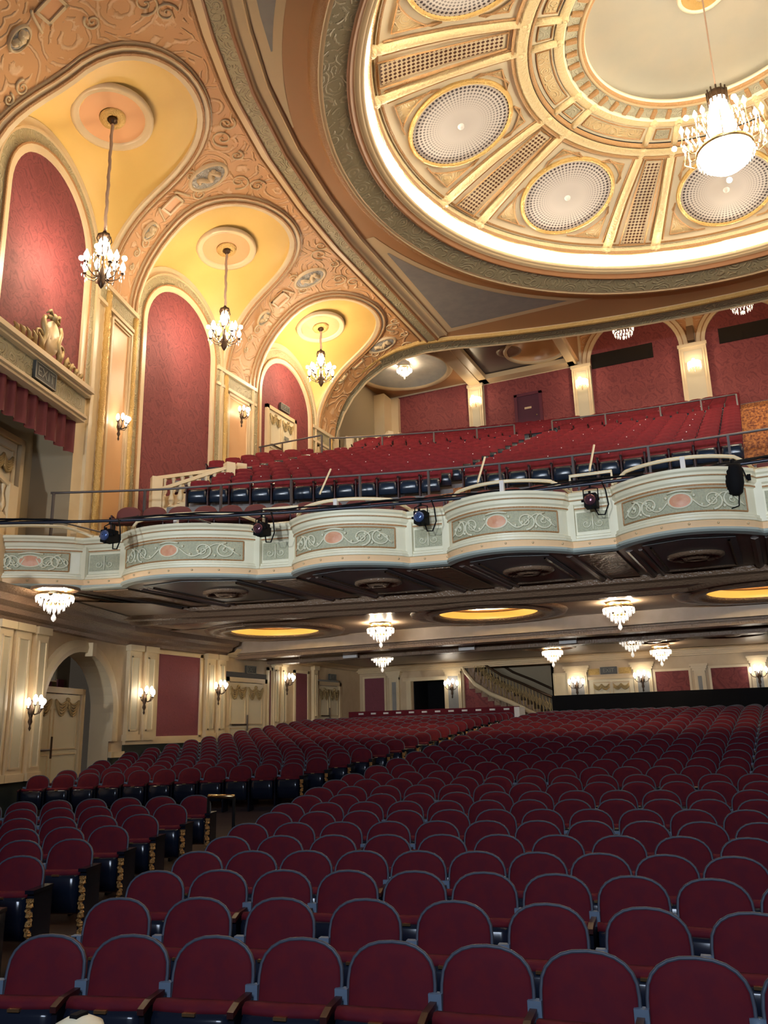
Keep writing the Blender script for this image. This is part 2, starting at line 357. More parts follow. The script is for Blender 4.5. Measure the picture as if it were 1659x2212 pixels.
wsign(23.35, 2.05, .06, .55, .26, 'dark EXIT sign above the first flat double doors in the side wall')
wsign(28.95, 2.06, .06, .5, .24, 'dark EXIT sign above the farthest double doors in the side wall')
# pilasters with sunk panels, capitals
def pilaster(y0, y1, z0, z1, o, name='trim', mats=('cream', 'creamd')):
    m = MB(); wbox(m, y0, y1, z0, z1, 0, o); wbox(m, y0-.04, y1+.04, z1-.16, z1, 0, o+.06); wbox(m, y0-.04, y1+.04, z0, z0+.16, 0, o+.05)
    wframe(m, y0+.08, y1-.08, z0+.25, z1-.3, .035, o, o+.03)
    P = struct(m, name, mats[0]); g = MB(); wbox(g, y0+.12, y1-.12, z0+.29, z1-.34, o, o+.008); g.build('sunk_panel', 'palegrn', P)
    return P
for a, b, z0 in ((12.1, 12.55, -.85), (12.65, 13.2, -.85), (13.4, 13.85, -.85), (17.6, 18.06, -.1), (18.25, 18.68, -.1), (21.0, 21.42, -.1), (21.58, 21.97, -.1), (24.78, 25.1, .1), (25.25, 25.6, .1), (27.5, 27.8, .3)):
    pilaster(a, b, z0, 2.42, .12)
def wpanel(y0, y1, z0, z1, mat, label):
    m = MB(); wframe(m, y0-.1, y1+.1, z0-.1, z1+.1, .1, 0, .06); P = struct(m, 'trim', 'cream', label=label)
    g = MB(); wbox(g, y0, y1, z0, z1, 0, .025); g.build('damask_panel', mat, P)
wpanel(18.85, 20.75, .0, 2.27, 'plum', 'large plum damask panel on the side wall')
wpanel(24.56, 24.7, .2, 2.1, 'plum', 'narrow plum damask strip beside the flat double doors')
wpanel(26.3, 27.15, .3, 2.1, 'plum', 'medium plum damask panel on the side wall')
# dado: dark base
m = MB()
for a, b, z1 in ((8, 13.85, -.85), (17.05, 17.6, -.5), (17.6, 22.2, -.2), (24.4, 27.9, .0), (29.7, 31.5, .0)): wbox(m, a, b, -3, z1, 0, .05)
struct(m, 'baseboard_left', 'basebd')
m = MB()
for a, b, z1 in ((8, 13.85, -.7), (17.05, 17.6, -.36), (17.6, 22.2, -.05), (24.4, 27.9, .15)): wbox(m, a, b, z1-.15, z1, 0, .1)
struct(m, 'trim', 'cream', label='cream plinth above the dark dado')
# cornice along the wall
m = MB(); prof = [(0, 2.40), (.10, 2.42), (.13, 2.5), (.3, 2.55), (.34, 2.65), (.55, 2.72), (.6, 2.85), (.9, 2.95)]
ya = [8, 10, 12, 14, 16, 17.19, 17.21, 20, 22]
m.strip([[WP(y, o, z) for o, z in prof] for y in ya]); struct(m, 'trim', 'ucb', label='stepped cornice over the side wall pilasters')
m = MB(); prof = [(0, 2.40), (.10, 2.42), (.15, 2.48), (.4, 2.52), (.5, 2.62)]
m.strip([[WP(y, o, z) for o, z in prof] for y in (22, 26, 31.5)]); struct(m, 'trim', 'creamd', label='cream cornice at the rear of the side wall')

# ================================================================== REAR WALL OF THE STALLS (y = 31.5)
YB = 31.5
m = MB()
for a in ((-17, -13.65, -3, 3), (-12.2, -11.4, -3, 3), (-13.65, -12.2, 1.9, 3), (-7.9, 18, -3, 3)): m.box(a[0], a[1], YB, YB+.2, a[2], a[3])
struct(m, 'wall_rear', 'wallbeige')
def bpanel(x0, x1, z0, z1, mat, label, y=YB):
    m = MB()
    for a in ((x0-.08, x1+.08, z0-.08, z0), (x0-.08, x1+.08, z1, z1+.08), (x0-.08, x0, z0, z1), (x1, x1+.08, z0, z1)): m.box(a[0], a[1], y-.06, y, a[2], a[3])
    P = struct(m, 'trim', 'cream', label=label); MB().box(x0, x1, y-.03, y, z0, z1).build('damask_panel', mat, P)
def bpil(x0, x1, z0, z1, label, y=YB, mi='greyblue', cap=True):
    m = MB(); m.box(x0, x1, y-.14, y, z0, z1)
    if cap:
        for i in range(4): m.box(x0-.04*i, x1+.04*i, y-.16-.03*i, y, z1-.30+.08*i, z1-.22+.08*i)
    for a in ((x0+.06, x0+.09, z0, z1-.35), (x1-.09, x1-.06, z0, z1-.35)): m.box(a[0], a[1], y-.17, y-.14, a[2], a[3])
    P = struct(m, 'trim', 'cream', label=label); MB().box(x0+.12, x1-.12, y-.15, y-.14, z0+.1, z1-.4).build('sunk_panel', mi, P)
bpanel(-15.75, -14.85, .4, 2.1, 'plum', 'plum panel at the left end of the rear wall')
bpil(-14.58, -14.16, 0, 2.3, 'plain pilaster left of the dark doorway', mi='greyblue')
bpil(-12.14, -11.48, 0, 2.42, 'pilaster between the dark doorway and the stair')
m = MB(); m.box(-13.85, -13.65, YB-.1, YB, -1, 2.0); m.box(-12.2, -12.14, YB-.1, YB, -1, 2.0); m.box(-13.99, -12.1, YB-.12, YB, 1.9, 2.04); struct(m, 'trim', 'cream', label='frame of the dark doorway')
m = MB(); m.box(-13.65, -12.2, YB+1.6, YB+1.7, -2, 2.5); m.box(-13.65, -13.6, YB+.2, YB+1.6, -2, 2.5); m.box(-12.25, -12.2, YB+.2, YB+1.6, -2, 2.5); struct(m, 'door_4', 'blackm', label='dark open doorway in the rear wall')
bpil(-7.28, -6.55, 0, 2.12, 'lit pilaster at the left of the rear double doors'); bpil(-4.87, -4.24, 0, 2.14, 'lit pilaster at the right of the rear double doors')
bpil(-2.82, -2.45, 0, 1.98, 'plain pilaster between two red rear panels'); bpil(-.97, -.5, 0, 2.15, 'lit pilaster at the right end of the rear wall')
bpanel(-4.13, -3.0, .9, 1.8, 'redb', 'red damask panel right of the rear double doors'); bpanel(-2.26, -1.08, .9, 1.83, 'redb', 'red damask panel at the right end of the rear wall')
bpanel(-7.75, -7.35, .9, 1.85, 'cream', 'cream panel left of the lit rear pilaster')
m = MB(); m.box(-6.5, -4.9, YB-.05, YB, -1, 1.65); D5 = struct(m, 'door_5', 'door')
m = MB()
for a in (-6.35, -5.65):
    for b in ((a, a+.6, 1.5, 1.53), (a, a+.03, .2, 1.5), (a+.57, a+.6, .2, 1.5)): m.box(b[0], b[1], YB-.08, YB-.05, b[2], b[3])
m.box(-6.55, -4.85, YB-.1, YB, 1.62, 1.72); m.build('door_moulding', 'creamd', D5)
g = MB()
for a in (-6.05, -5.35):
    for s in (-1, 1):
        for q in range(3): g.tube([(a+s*.28*t, YB-.09, 1.45-.05*q-.10*sin(pi*t)) for t in [i/6 for i in range(7)]], .025, 5)
g.build('door_swag', 'swag', D5, True)
t = thing('exit_sign', 'dark EXIT sign above the rear double doors', 'exit sign', (-5.75, YB-.05, 1.93)); MB().box(-.3, .3, -.06, 0, -.13, .13).build('sign_box', 'sign', t)
sign_text('EXIT', .2, 'signt', Matrix(((1, 0, 0, 0), (0, 0, -1, -.062), (0, 1, 0, 0), (0, 0, 0, 1))), t)
m = MB()
for i in range(4): m.box(-17, 18, YB-.15-.12*i, YB, 2.3+.06*i, 2.36+.06*i)
struct(m, 'trim', 'creamd', label='cornice over the rear wall')
for x0, x1 in ((-6.5, -6.1), (-5.4, -4.95)):
    m = MB(); m.box(x0, x1, YB-.04, YB, 1.8, 2.02); struct(m, 'trim', 'gold', label='gilt frieze relief beside the rear EXIT sign')
# stair rising in the gap of the rear wall
ST = thing('staircase', 'curved staircase with ornate iron banister behind the rear stalls', 'staircase', (0, 0, 0))
m = MB()
pts = [(-11.5, 2.6), (-11.3, 2.1), (-10.9, 1.6), (-10.3, 1.2), (-9.5, .85), (-8.9, .55), (-8.2, .2), (-7.95, -.3)]
m.strip([[(x, YB-.25, z), (x, YB-.25, z+.16), (x, YB+.05, z+.16), (x, YB+.05, z)] for x, z in pts], True, True); m.build('stringer', 'cream', ST, True)
m = MB()
for i in range(14):
    x = -11.2+.25*i; z = 2.3-.165*i; m.box(x, x+.27, YB, YB+1.5, z-.8, z)
m.build('steps', 'darkbr', ST)
m = MB(); m.tube([(x+.5, YB-.15, z+.75) for x, z in pts[:-1]], .05); m.tube([(x+.5, YB+1.4, z+.95) for x, z in pts[:-1]], .05); m.build('handrail', 'bronze', ST, True)
m = MB()
for i in range(26):
    x = -11.0+.125*i; z = tab([(a+.5, b) for a, b in pts], x)
    m.tube([(x, YB-.15, z-.05), (x, YB-.15, z+.72)], .016, 4)
    m.tube([(x+.06*cos(a), YB-.15, z+.38+.13*sin(a)) for a in [k*pi/4 for k in range(8)]], .012, 4, True)
m.build('baluster_panel', 'swag', ST)
m = MB(); m.poly([(-11.45, YB+.1, 2.6)]+[(x, YB+.1, z) for x, z in pts[1:]]+[(-11.45, YB+.1, -.6)], (0, .1, 0)); struct(m, 'trim', 'redb', label='red wall below the curved stair')
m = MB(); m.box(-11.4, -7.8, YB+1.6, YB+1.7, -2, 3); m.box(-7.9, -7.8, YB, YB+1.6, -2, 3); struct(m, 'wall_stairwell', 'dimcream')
# low black partition at the back of the stalls, and the white-ended rail of the left block
t = tag(MB().box(-7.7, 12, 30.55, 30.65, -1, 1.08).build('black_partition', 'blackm'), 'black draped partition behind the last centre row', 'partition')
t = thing('rear_rail', 'red padded rail with white number plates behind the last left row', 'rail')
m = MB(); m.box(-15.2, -8.5, 28.95, 29.1, -.6, .72); m.build('padded_rail', 'seat', t)
for i in range(12): MB().box(-14.75+i*.52, -14.55+i*.52, 28.9, 28.94, .60, .66).build('number_plate', 'white', t)
tag(MB().box(-8.5, -8.32, 28.4, 29.1, -.6, .68).build('end_post', 'white'), 'white square end post of the rear rail beside the aisle', 'post')

# ================================================================== CEILING UNDER THE BALCONY
BW, BR0 = 15.25, 48.0
def bx(x, y0, R): return y0-R+sqrt(R*R-(x-AX)**2)
def bbase(x): return bx(x, 15.25, 48)
seams = [(-13.37, -12.5), (-9.55, -8.8), (-6.35, -5.6), (-3.2, -2.43), (.02, .74), (3.2, 3.96), (6.36, 7.1), (9.55, 10.3), (13.2, 14.1)]
def bump_(x):
    if x < seams[0][0]: u = (seams[0][0]-x)/3.2; u = 1-u; return .72*abs(sin(pi*max(0, min(1, u))))**.75
    for (a, b), (c, d) in zip(seams, seams[1:]):
        if a <= x <= b: return 0
        if b < x < c: return .72*sin(pi*(x-b)/(c-b))**.75
    return 0
def front(x): return bbase(x)-bump_(x)
XS = []
x = -14.9
prev = -15.0
for a, b in seams:
    n = 24
    for i in range(n): XS.append(lerp(prev, a, i/n))
    XS.append(a); XS.append((a+b)/2); prev = b
XS.append(prev)
XS = [x for x in XS if x <= 13]
SOY = lambda x: bx(x, 18.6, 48)
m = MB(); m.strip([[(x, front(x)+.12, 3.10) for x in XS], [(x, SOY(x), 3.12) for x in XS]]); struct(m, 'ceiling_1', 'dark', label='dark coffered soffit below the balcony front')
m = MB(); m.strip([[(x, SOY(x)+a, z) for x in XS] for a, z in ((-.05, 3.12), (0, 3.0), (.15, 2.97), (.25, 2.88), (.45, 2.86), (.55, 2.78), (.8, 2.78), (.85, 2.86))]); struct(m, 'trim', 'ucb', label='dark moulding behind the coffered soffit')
def ringhole(mb, cx, cy, r0, x0, x1, y0, y1, z):
    N = 48; inn = []; out = []
    for k in range(N):
        a = 2*pi*k/N; c, s = cos(a), sin(a); inn.append((cx+r0*c, cy+r0*s, z))
        t = min((x1-cx)/c if c > 1e-6 else (x0-cx)/c if c < -1e-6 else 1e9, (y1-cy)/s if s > 1e-6 else (y0-cy)/s if s < -1e-6 else 1e9)
        out.append((cx+t*c, cy+t*s, z))
    # corners
    for X, Y in ((x0, y0), (x1, y0), (x0, y1), (x1, y1)):
        k = min(range(N), key=lambda i: (out[i][0]-X)**2+(out[i][1]-Y)**2); out[k] = (X, Y, z)
    mb.strip([inn, out], True)
OC = [(-13.0, 20.3), (-6.6, 20.3), (-.1, 20.3)]
ZC1 = 2.85
m = MB()
m.strip([[(x, SOY(x)+.8, ZC1) for x in XS], [(x, 18.75 if SOY(x)+.8 < 18.7 else SOY(x)+.85, ZC1) for x in XS]])
ringhole(m, *OC[0], 1.25, -17, -9.8, 18.6, 22.3, ZC1); ringhole(m, *OC[1], 1.25, -9.8, -3.35, 18.6, 22.3, ZC1); ringhole(m, *OC[2], 1.25, -3.35, 3.2, 18.6, 22.3, ZC1); m.add([(3.2, 18.6, ZC1), (18, 18.6, ZC1), (18, 22.3, ZC1), (3.2, 22.3, ZC1)], [(0, 1, 2, 3)])
m.add([(-17, 11, 2.97), (-13, 15, 2.97), (-13, 18.6, 2.97), (-17, 18.6, 2.97)], [(0, 1, 2, 3)])
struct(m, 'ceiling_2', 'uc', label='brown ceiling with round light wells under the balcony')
for i, (cx, cy) in enumerate(OC):
    m = MB(); m.lathe([(1.25, 0), (1.28, -.05), (1.4, -.06), (1.45, -.1), (1.6, -.1), (1.66, -.04), (1.8, -.07), (1.95, -.07), (2.0, 0)], (cx, cy, ZC1), 48); struct(m, 'trim', 'ucb', True, 'stepped ring around a round ceiling light well')
    t = thing('cove_light', ['round glowing ceiling well nearest the side wall', 'round glowing ceiling well above the middle of the stalls', 'round glowing ceiling well at the right edge of the view'][i], 'ceiling light', (cx, cy, ZC1), 0)
    MB().lathe([(1.25, 0), (1.23, .17)], (0, 0, 0), 48).build('well_wall', 'yellow', t, True); MB().lathe([(1.23, .17), (1.17, .19), (1.17, .22), (1.23, .24)], (0, 0, 0), 48).build('bead', 'brown', t, True); MB().lathe([(1.23, .24), (1.55, .27), (1.6, .45), (1.3, .62), (.9, .7), (.01, .75)], (0, 0, 0), 48).build('well_dome', 'domec', t, True)
    MB().lathe([(1.5, .29), (1.55, .38)], (0, 0, 0), 48).build('lamp_strip', 'cove', t, True)
    for k in range(6): point('cove_lamp', (1.38*cos(k*pi/3), 1.38*sin(k*pi/3), .34), 26, (1, .78, .42), .08, t)
m = MB()
for y, z0 in ((22.3, 2.35), (24.2, 2.3)):
    for i in range(4): m.box(-16, 16, y+.1*i, y+1.1-.1*i, z0+.1*(3-i), z0+.1*(3-i)+.15)
struct(m, 'trim', 'ucb', label='cross beams of the under-balcony ceiling')
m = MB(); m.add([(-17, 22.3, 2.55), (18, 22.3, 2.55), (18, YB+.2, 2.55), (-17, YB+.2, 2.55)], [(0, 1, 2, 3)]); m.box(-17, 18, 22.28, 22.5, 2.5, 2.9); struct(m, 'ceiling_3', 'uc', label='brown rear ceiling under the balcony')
for x, y, r in ((-3.5, 27.2, .9), (-1.2, 26.8, 1.0), (-6.9, 27.4, .9)):
    m = MB(); m.lathe([(r, 0), (r, -.05), (r-.1, -.07), (r-.14, -.02), (r-.3, -.02), (.25, -.05), (.2, -.09), (.01, -.09)], (x, y, 2.55), 32); struct(m, 'trim', 'ucb', True, 'round ceiling rosette under the rear balcony')
for x, y in ((-8.6, 24.2), (-5.5, 24.2), (-12.6, 24.2)):
    tag(MB().box(x-.25, x+.25, y-.08, y+.0, 2.3, 2.47).build('white_speaker_box', 'white'), 'small white box on the dark cross beam at %s' % {-8.6: 'the middle', -5.5: 'the right', -12.6: 'the left'}[x], 'speaker box')
# soffit coffers
for i, (a, b) in enumerate(seams[:6]):
    c = (seams[i-1][1] if i else -15.6); 
    f = lambda X, t: (X, lerp(front(X)+.25, SOY(X)-.15, t), 3.1)
    # rib pair at the seam
    for xx in (a-.16, b+.16):
        m = MB(); p0, p1 = f(xx, .10), f(xx*.985, 1.0)
        p0 = (p0[0], p0[1], 3.16); p1 = (p1[0], p1[1], 3.12); m.tube([p0, p1], .09, 8); m.tube([(p0[0]+.2, p0[1], 3.12), (p1[0]+.2, p1[1], 3.1)], .05, 6); struct(m, 'trim', 'dark', label='dark rib of the balcony soffit')
    m = MB(); q = [f(a+.05, 0), f(b-.05, 0), f(b-.05, .95), f(a+.05, .95)]; m.poly([V(p)-V((0, 0, .03)) for p in q], (0, 0, .02)); struct(m, 'trim', 'darkbr', label='gilded relief strip of the balcony soffit')
    x0, x1 = c+.45, a-.45; xm = (x0+x1)/2
    m = MB(); q = [f(x0, .05), f(xm, .05), f(x1, .05), f(x1, .9), f(x0, .9)]; m.poly([V(p)-V((0, 0, .02)) for p in q], (0, 0, .01)); P = struct(m, 'trim', 'darkb', label='slate coloured coffer of the balcony soffit')
    m = MB(); 
    for k in (3, 2): m.tube([V(f(x0+.12, .12))-V((0, 0, .03)), V(f(x0+.12, .86))-V((0, 0, .03)), V(f(x1-.12, .86))-V((0, 0, .03)), V(f(x1-.12, .12))-V((0, 0, .03))], .025, 4)
    m.build('coffer_line', 'ucb', P)
    ym = lerp(front(xm)+.25, SOY(xm), .46)
    MB().lathe([(.52, 0), (.52, -.06), (.44, -.1), (.36, -.04), (.28, -.04), (.2, -.12), (.12, -.12), (.06, -.05), (.01, -.05)], (xm, ym, 3.1), 28, sy=.9).build('soffit_rosette', 'ucb', P, True)

# ================================================================== BALCONY FRONT
BF = thing('scalloped_parapet', 'long scalloped cream balcony front with scroll frieze panels and peach ovals', 'balcony')
def fnorm(x):
    d = 1e-3; t = V((2*d, front(x+d)-front(x-d), 0)).normalized(); return V((t.y, -t.x, 0))
XF = XS
def FP(x, o, z):
    n = fnorm(x); n = V((0, -1, 0)) if abs(n.x) > .8 else n
    return V((x, front(x), z))+n*o
prof = [(-.35, 4.15), (-.30, 4.21), (-.02, 4.22), (.10, 4.20), (.10, 4.15), (.06, 4.12), (.06, 4.08), (.02, 4.05), (.02, 3.99), (-.02, 3.96), (-.02, 3.90), (-.05, 3.88), (-.05, 3.42), (0, 3.40), (0, 3.36), (.03, 3.34), (.03, 3.30), (-.02, 3.29)]
m = MB(); m.strip([[FP(x, o, z) for o, z in prof] for x in XF]); m.build('parapet', 'balc', BF)
m = MB(); m.strip([[FP(x, o, z) for o, z in ((-.02, 3.31), (0, 3.28), (-.03, 3.20), (-.02, 3.17))] for x in XF]); m.build('lower_band', 'balcp', BF)
m = MB(); m.strip([[FP(x, o, z) for o, z in ((-.02, 3.18), (.03, 3.17), (.04, 3.13), (.0, 3.10), (-.12, 3.08), (-.2, 3.12))] for x in XF]); m.build('bottom_trim', 'balct', BF)
m = MB(); m.strip([[FP(x, o, z) for o, z in ((-.04, 3.93), (-.01, 3.93), (-.01, 3.90), (-.04, 3.90))] for x in XF], True)
m.strip([[FP(x, o, z) for o, z in ((.04, 4.075), (.065, 4.075), (.065, 4.06), (.04, 4.06))] for x in XF], True); m.build('brown_bead_line', 'brownz', BF)
def spiral(cx, cz, r, turns, s0, mirror, n=26):
    return [(cx+mirror*r*(1-t)*cos(s0+turns*2*pi*t), cz+r*(1-t)*sin(s0+turns*2*pi*t)) for t in [i/n for i in range(n+1)]]
segs = [(-14.9, seams[0][0])]+[(seams[i][1], seams[i+1][0]) for i in range(5)]
for a, b in segs:
    n = 22; xs = [lerp(a+.18, b-.18, i/n) for i in range(n+1)]
    m = MB(); m.strip([[FP(x, -.035, 3.86) for x in xs], [FP(x, -.035, 3.46) for x in xs]]); P = m.build('frieze_panel', 'balcf', BF)
    m = MB()
    for z in (3.86, 3.46): m.tube([FP(x, -.03, z) for x in xs], .014, 5)
    for x in (xs[0], xs[-1]): m.tube([FP(x, -.03, 3.46), FP(x, -.03, 3.86)], .014, 5)
    m.build('panel_frame', 'brownz', P)
    c = (a+b)/2; hw = (b-a)/2-.18; m = MB()
    for s in (-1, 1):
        for (u, r, tr, s0) in ((.80, .165, 1.9, pi/2), (.50, .165, 1.9, -pi/2)):
            m.tube([FP(c+s*hw*u+s*0+dx-c*0, -.015, z) for dx, z in [(p[0], p[1]) for p in spiral(0, 3.65, r, tr, s0, s)]], [.022*(1-.6*i/26) for i in range(27)], 5)
        m.tube([FP(c+s*hw*t, -.015, 3.66+.13*sin(t*9.5+1.2)) for t in [.16+.8*i/20 for i in range(21)]], .016, 5)
        for k in range(7): m.sphere(FP(c+s*hw*(.22+.11*k), -.01, 3.64+.10*cos(k*2.3)), .03, 6, 4)
    m.build('scroll_relief', 'balcs', P, True)
    m = MB(); rows = []
    for rr, o in ((1.25, -.03), (1.2, .0), (1.05, .01), (1.0, -.01)):
        rows.append([FP(c+.175*rr*cos(2*pi*k/24), o, 3.665+.115*rr*sin(2*pi*k/24)) for k in range(24)])
    m.strip(rows, True)
    m.tube([FP(c-.2+.08*i, 0, 3.81+.03*sin(i*pi/5)) for i in range(6)], .02, 5)
    m.build('oval_frame', 'balcs', P, True)
    m = MB(); m.strip([[FP(c+.175*r*cos(2*pi*k/24), .0-.01*r, 3.665+.115*r*sin(2*pi*k/24)) for k in range(24)] for r in (1.0, .6, .02)], True); m.build('peach_oval', 'balco', P, True)
for a, b in seams[:5]:
    m = MB(); m.strip([[FP(x, -.035, 3.84) for x in (a+.1, b-.1)], [FP(x, -.035, 3.48) for x in (a+.1, b-.1)]]); P = m.build('narrow_panel', 'balcf', BF)
    c = (a+b)/2; m = MB()
    m.tube([FP(c, -.02, 3.5), FP(c, -.02, 3.8)], .02, 5)
    for s in (-1, 1): m.tube([FP(c+s*dx, -.02, z) for dx, z in spiral(.12, 3.62, .09, 1.4, 2.5, 1, 14)], .014, 4)
    m.build('scroll_relief', 'balcs', P, True)
    for x in (a, b): m = MB(); m.box(x-.07, x+.07, front(x)-.04, front(x)+.05, 3.30, 4.0); m.build('seam_pier', 'balc', BF)
for i in range(34):
    x = -14.6+.45*i
    if x < .8: MB().sphere(FP(x, .0, 3.245), .022, 8, 6).build('lamp_stud', 'creamd', BF, True)

# cream rail over the parapet
t = thing('balcony_rail', 'cream painted pipe rail following the balcony front', 'rail')
xs = [x for x in XS if x <= 1.5]
def rl(x): return front(x)+.22, 4.45-.12*(0 if bump_(x) > .25 else 1)
def railx(x): 
    b_ = bump_(x); z = 4.28+.19*min(1, b_/.35); return (x, front(x)+.2, z)
m = MB(); m.tube([railx(x) for x in xs], .035, 6); m.build('rail_pipe', 'raili', t, True)
for a, b in seams[:5]:
    for x in (a, b): MB().box(x-.035, x+.035, front(x)+.16, front(x)+.24, 4.15, 4.32).build('rail_post', 'raili', t)
for k in (1, 3):
    a, b = seams[k]; y = front(a)+.2
    MB().tube([(a, y, 4.2), (a, y, 4.62), (b, front(b)+.2, 4.62), (b, front(b)+.2, 4.2)], .035, 6).build('raised_hoop', 'raili', t, True)
for x in (-11, -7.6, -4.3, -1.1): MB().box(x-.04, x+.04, front(x)+.14, front(x)+.22, 4.2, 4.48).build('rail_clamp', 'white', t)
t = thing('lighting_pipe', 'long black lighting pipe with bundled cables in front of the balcony rail', 'pipe')
PY = lambda x: bx(x, 14.95, 29)
xs = [-14.5+.4*i for i in range(41)]
PZ = lambda x: 4.16+.09*(x+14)/14-.06*(x < -99)
m = MB(); m.tube([(x, PY(x)-.1, PZ(x)) for x in xs], .032, 6); m.build('pipe', 'pipe', t, True)
for k in range(3):
    m = MB(); m.tube([(x, PY(x)-.1+.03*k, PZ(x)+.05+.04*sin(x*(1.7+k*.6)+k)) for x in xs], .017, 5); m.build('cable', 'blackm', t, True)
for x in (-12.6, -10.2, -7.4, -4.6, -1.9): MB().tube([(x, PY(x)-.1, PZ(x)), (x, front(x)+.1, 4.2)], .02, 5).build('pipe_bracket', 'steel', t)
def spot(x, lens, label, z=None, big=False):
    y = PY(x)-.1; z0 = PZ(x); t = thing('stage_spotlight', label, 'spotlight', (x, y, z0), 0, None)
    if not big:
        m = MB(); m.tube([(0, 0, .06), (0, 0, -.08)], .02, 5); m.tube([(-.13, 0, -.32), (-.13, 0, -.1), (0, 0, -.06), (.13, 0, -.1), (.13, 0, -.32)], .012, 5); m.build('yoke', 'blackm', t)
        m = MB(); m.box(-.11, .11, -.12, .14, -.44, -.2); m.box(-.06, .06, .14, .26, -.4, -.24)
        for s in (-1, 1): m.box(s*.14-.02, s*.14+.02, -.1, -.06, -.34, -.3); m.box(-.02, .02, -.12, -.08, -.32+s*.14-.02, -.32+s*.14+.02)
        m.build('lamp_body', 'blackm', t)
        MB().lathe([(.105, 0), (.10, .03), (.06, .055), (.01, .06)], (0, 0, 0), 16).tf(Matrix.Translation((0, -.12, -.32))@Matrix.Rotation(radians(90), 4, 'X')).build('lens', lens, t, True)
        m = MB(); m.tube([(.02, .1, -.4), (.1, .02, -.58), (.22, 0, -.6), (.3, 0, -.42), (.27, 0, -.15), (.22, 0, 0)], .014, 5); m.build('cable', 'blackm', t, True)
    else:
        m = MB(); m.tube([(0, 0, .1), (0, 0, -.06)], .03, 5); m.tube([(-.2, 0, -.28), (-.15, 0, -.08), (.15, 0, -.08), (.2, 0, -.28)], .015, 5); m.build('yoke', 'blackm', t)
        m = MB(); m.lathe([(.01, .1), (.13, .08), (.15, 0), (.15, -.25), (.11, -.42), (.05, -.46), (.01, -.46)], (0, -.02, -.08), 14); m.box(-.26, -.2, -.03, .03, -.3, -.2); m.box(.2, .26, -.03, .03, -.3, -.2); m.build('lamp_body', 'blackm', t, True)
        m = MB(); m.tube([(.05, 0, -.5), (.02, 0, -.72), (-.2, 0, -.78), (-.35, 0, -.6), (-.33, 0, -.3), (-.42, 0, 0)], .012, 5); m.tube([(-.42, 0, .05), (-.42, 0, -.2)], .03, 5); m.build('cable', 'blackm', t, True)
    return t
spot(-11.72, 'lens', 'small stage spotlight with blue lens, leftmost on the balcony pipe')
spot(-8.88, 'lensr', 'small stage spotlight with dim reddish lens, second from left on the balcony pipe')
spot(-5.83, 'lens', 'small stage spotlight with bright blue lens in the middle of the balcony pipe')
spot(-2.72, 'lensr', 'small stage spotlight with reddish lens below the right raised rail hoop')
spot(-.32, 'lens', 'large black downward stage light at the right end of the balcony pipe', big=True)

# ================================================================== BALCONY SEATING TIERS
def arcrow(y0, R, x): return y0-R+sqrt(max(R*R-(x-AX)**2, 0))
XB = [-15.9+.5*i for i in range(65)]; XB = [x for x in XB if x <= 15.5]
def BFZ(k): return 5.33+.355*k
m = MB(); tr = [(15.5, 3.55, 16.45), (16.45, 3.98, 17.85)]
def ty(y0, x): return arcrow(y0, tab([(15.5, 47), (16.45, 30), (17.85, 29.5), (18.5, 29), (19.3, 29.4), (45, 55.1)], y0), x)
def tread(mb, ya, yb, z, zlow, xs=XB):
    A = [(x, max(ty(ya, x), bbase(x)+.15 if ya < 16.6 else 0), 0) for x in xs]; B = [(x, max(ty(yb, x), bbase(x)+.2 if yb < 18 else 0), 0) for x in xs]
    mb.strip([[(p[0], p[1], zlow) for p in A], [(p[0], p[1], z) for p in A], [(p[0], max(p[1], q[1]), z) for p, q in zip(B, A)]])
XL = [x for x in XB if x > -14.5]; tread(m, 15.5, 16.45, 3.62, 3.2, XL); tread(m, 16.45, 17.85, 4.12, 3.55, XL); tread(m, 17.85, 18.5, 5.05, 3.98, [x for x in XB if x > -12.95]); m.add([(-16, 13.5, 3.97), (-13.0, 13.6, 3.97), (-13.0, 19.5, 3.97), (-16, 19.5, 3.97)], [(0, 1, 2, 3)]); m.box(-16, -13.45, 18.2, 18.4, 4.0, 6.6) if False else None; m.box(-12.95, -12.85, 15.6, 18.6, 3.9, 5.0)
for k in range(11): tread(m, 18.5+.8*k, 19.3+.8*k, BFZ(k), BFZ(k)-.36, [x for x in XB if x > (-12.95 if k < 3 else -13.45 if k < 6 else -16)])
tread(m, 27.3, 29.4, 9.6, 8.8)
def UFZ(k): return 10.1+.33*k
for k in range(11): tread(m, 29.4+.8*k, 30.2+.8*k if k < 10 else 40, UFZ(k), UFZ(k)-.5)
FB = struct(m, 'floor_balcony', 'step')
# carpeted aisles
for x0, x1, nm_ in ((-7.05, -6.3, 'left'), (-.15, 1.0, 'centre')):
    t = MB()
    for k in range(11): ya = ty(18.5+.8*k, (x0+x1)/2); t.box(x0, x1, ya-.01, ya+.82, BFZ(k)-.36, BFZ(k)+.012)
    tag(t.build('aisle_carpet', 'carpet'), 'orange streaked carpet on the lower %s aisle steps of the balcony' % nm_, 'carpet')
    t = MB(); ya = ty(27.3, (x0+x1)/2); t.box(x0, x1, ya-.02, ya+2.2, 8.8, 9.612)
    for k in range(10): ya = ty(29.4+.8*k, (x0+x1)/2); t.box(x0, x1, ya-.01, ya+.82, UFZ(k)-.5, UFZ(k)+.012)
    tag(t.build('aisle_carpet', 'carpet'), 'orange streaked carpet on the upper %s aisle steps of the balcony' % nm_, 'carpet')
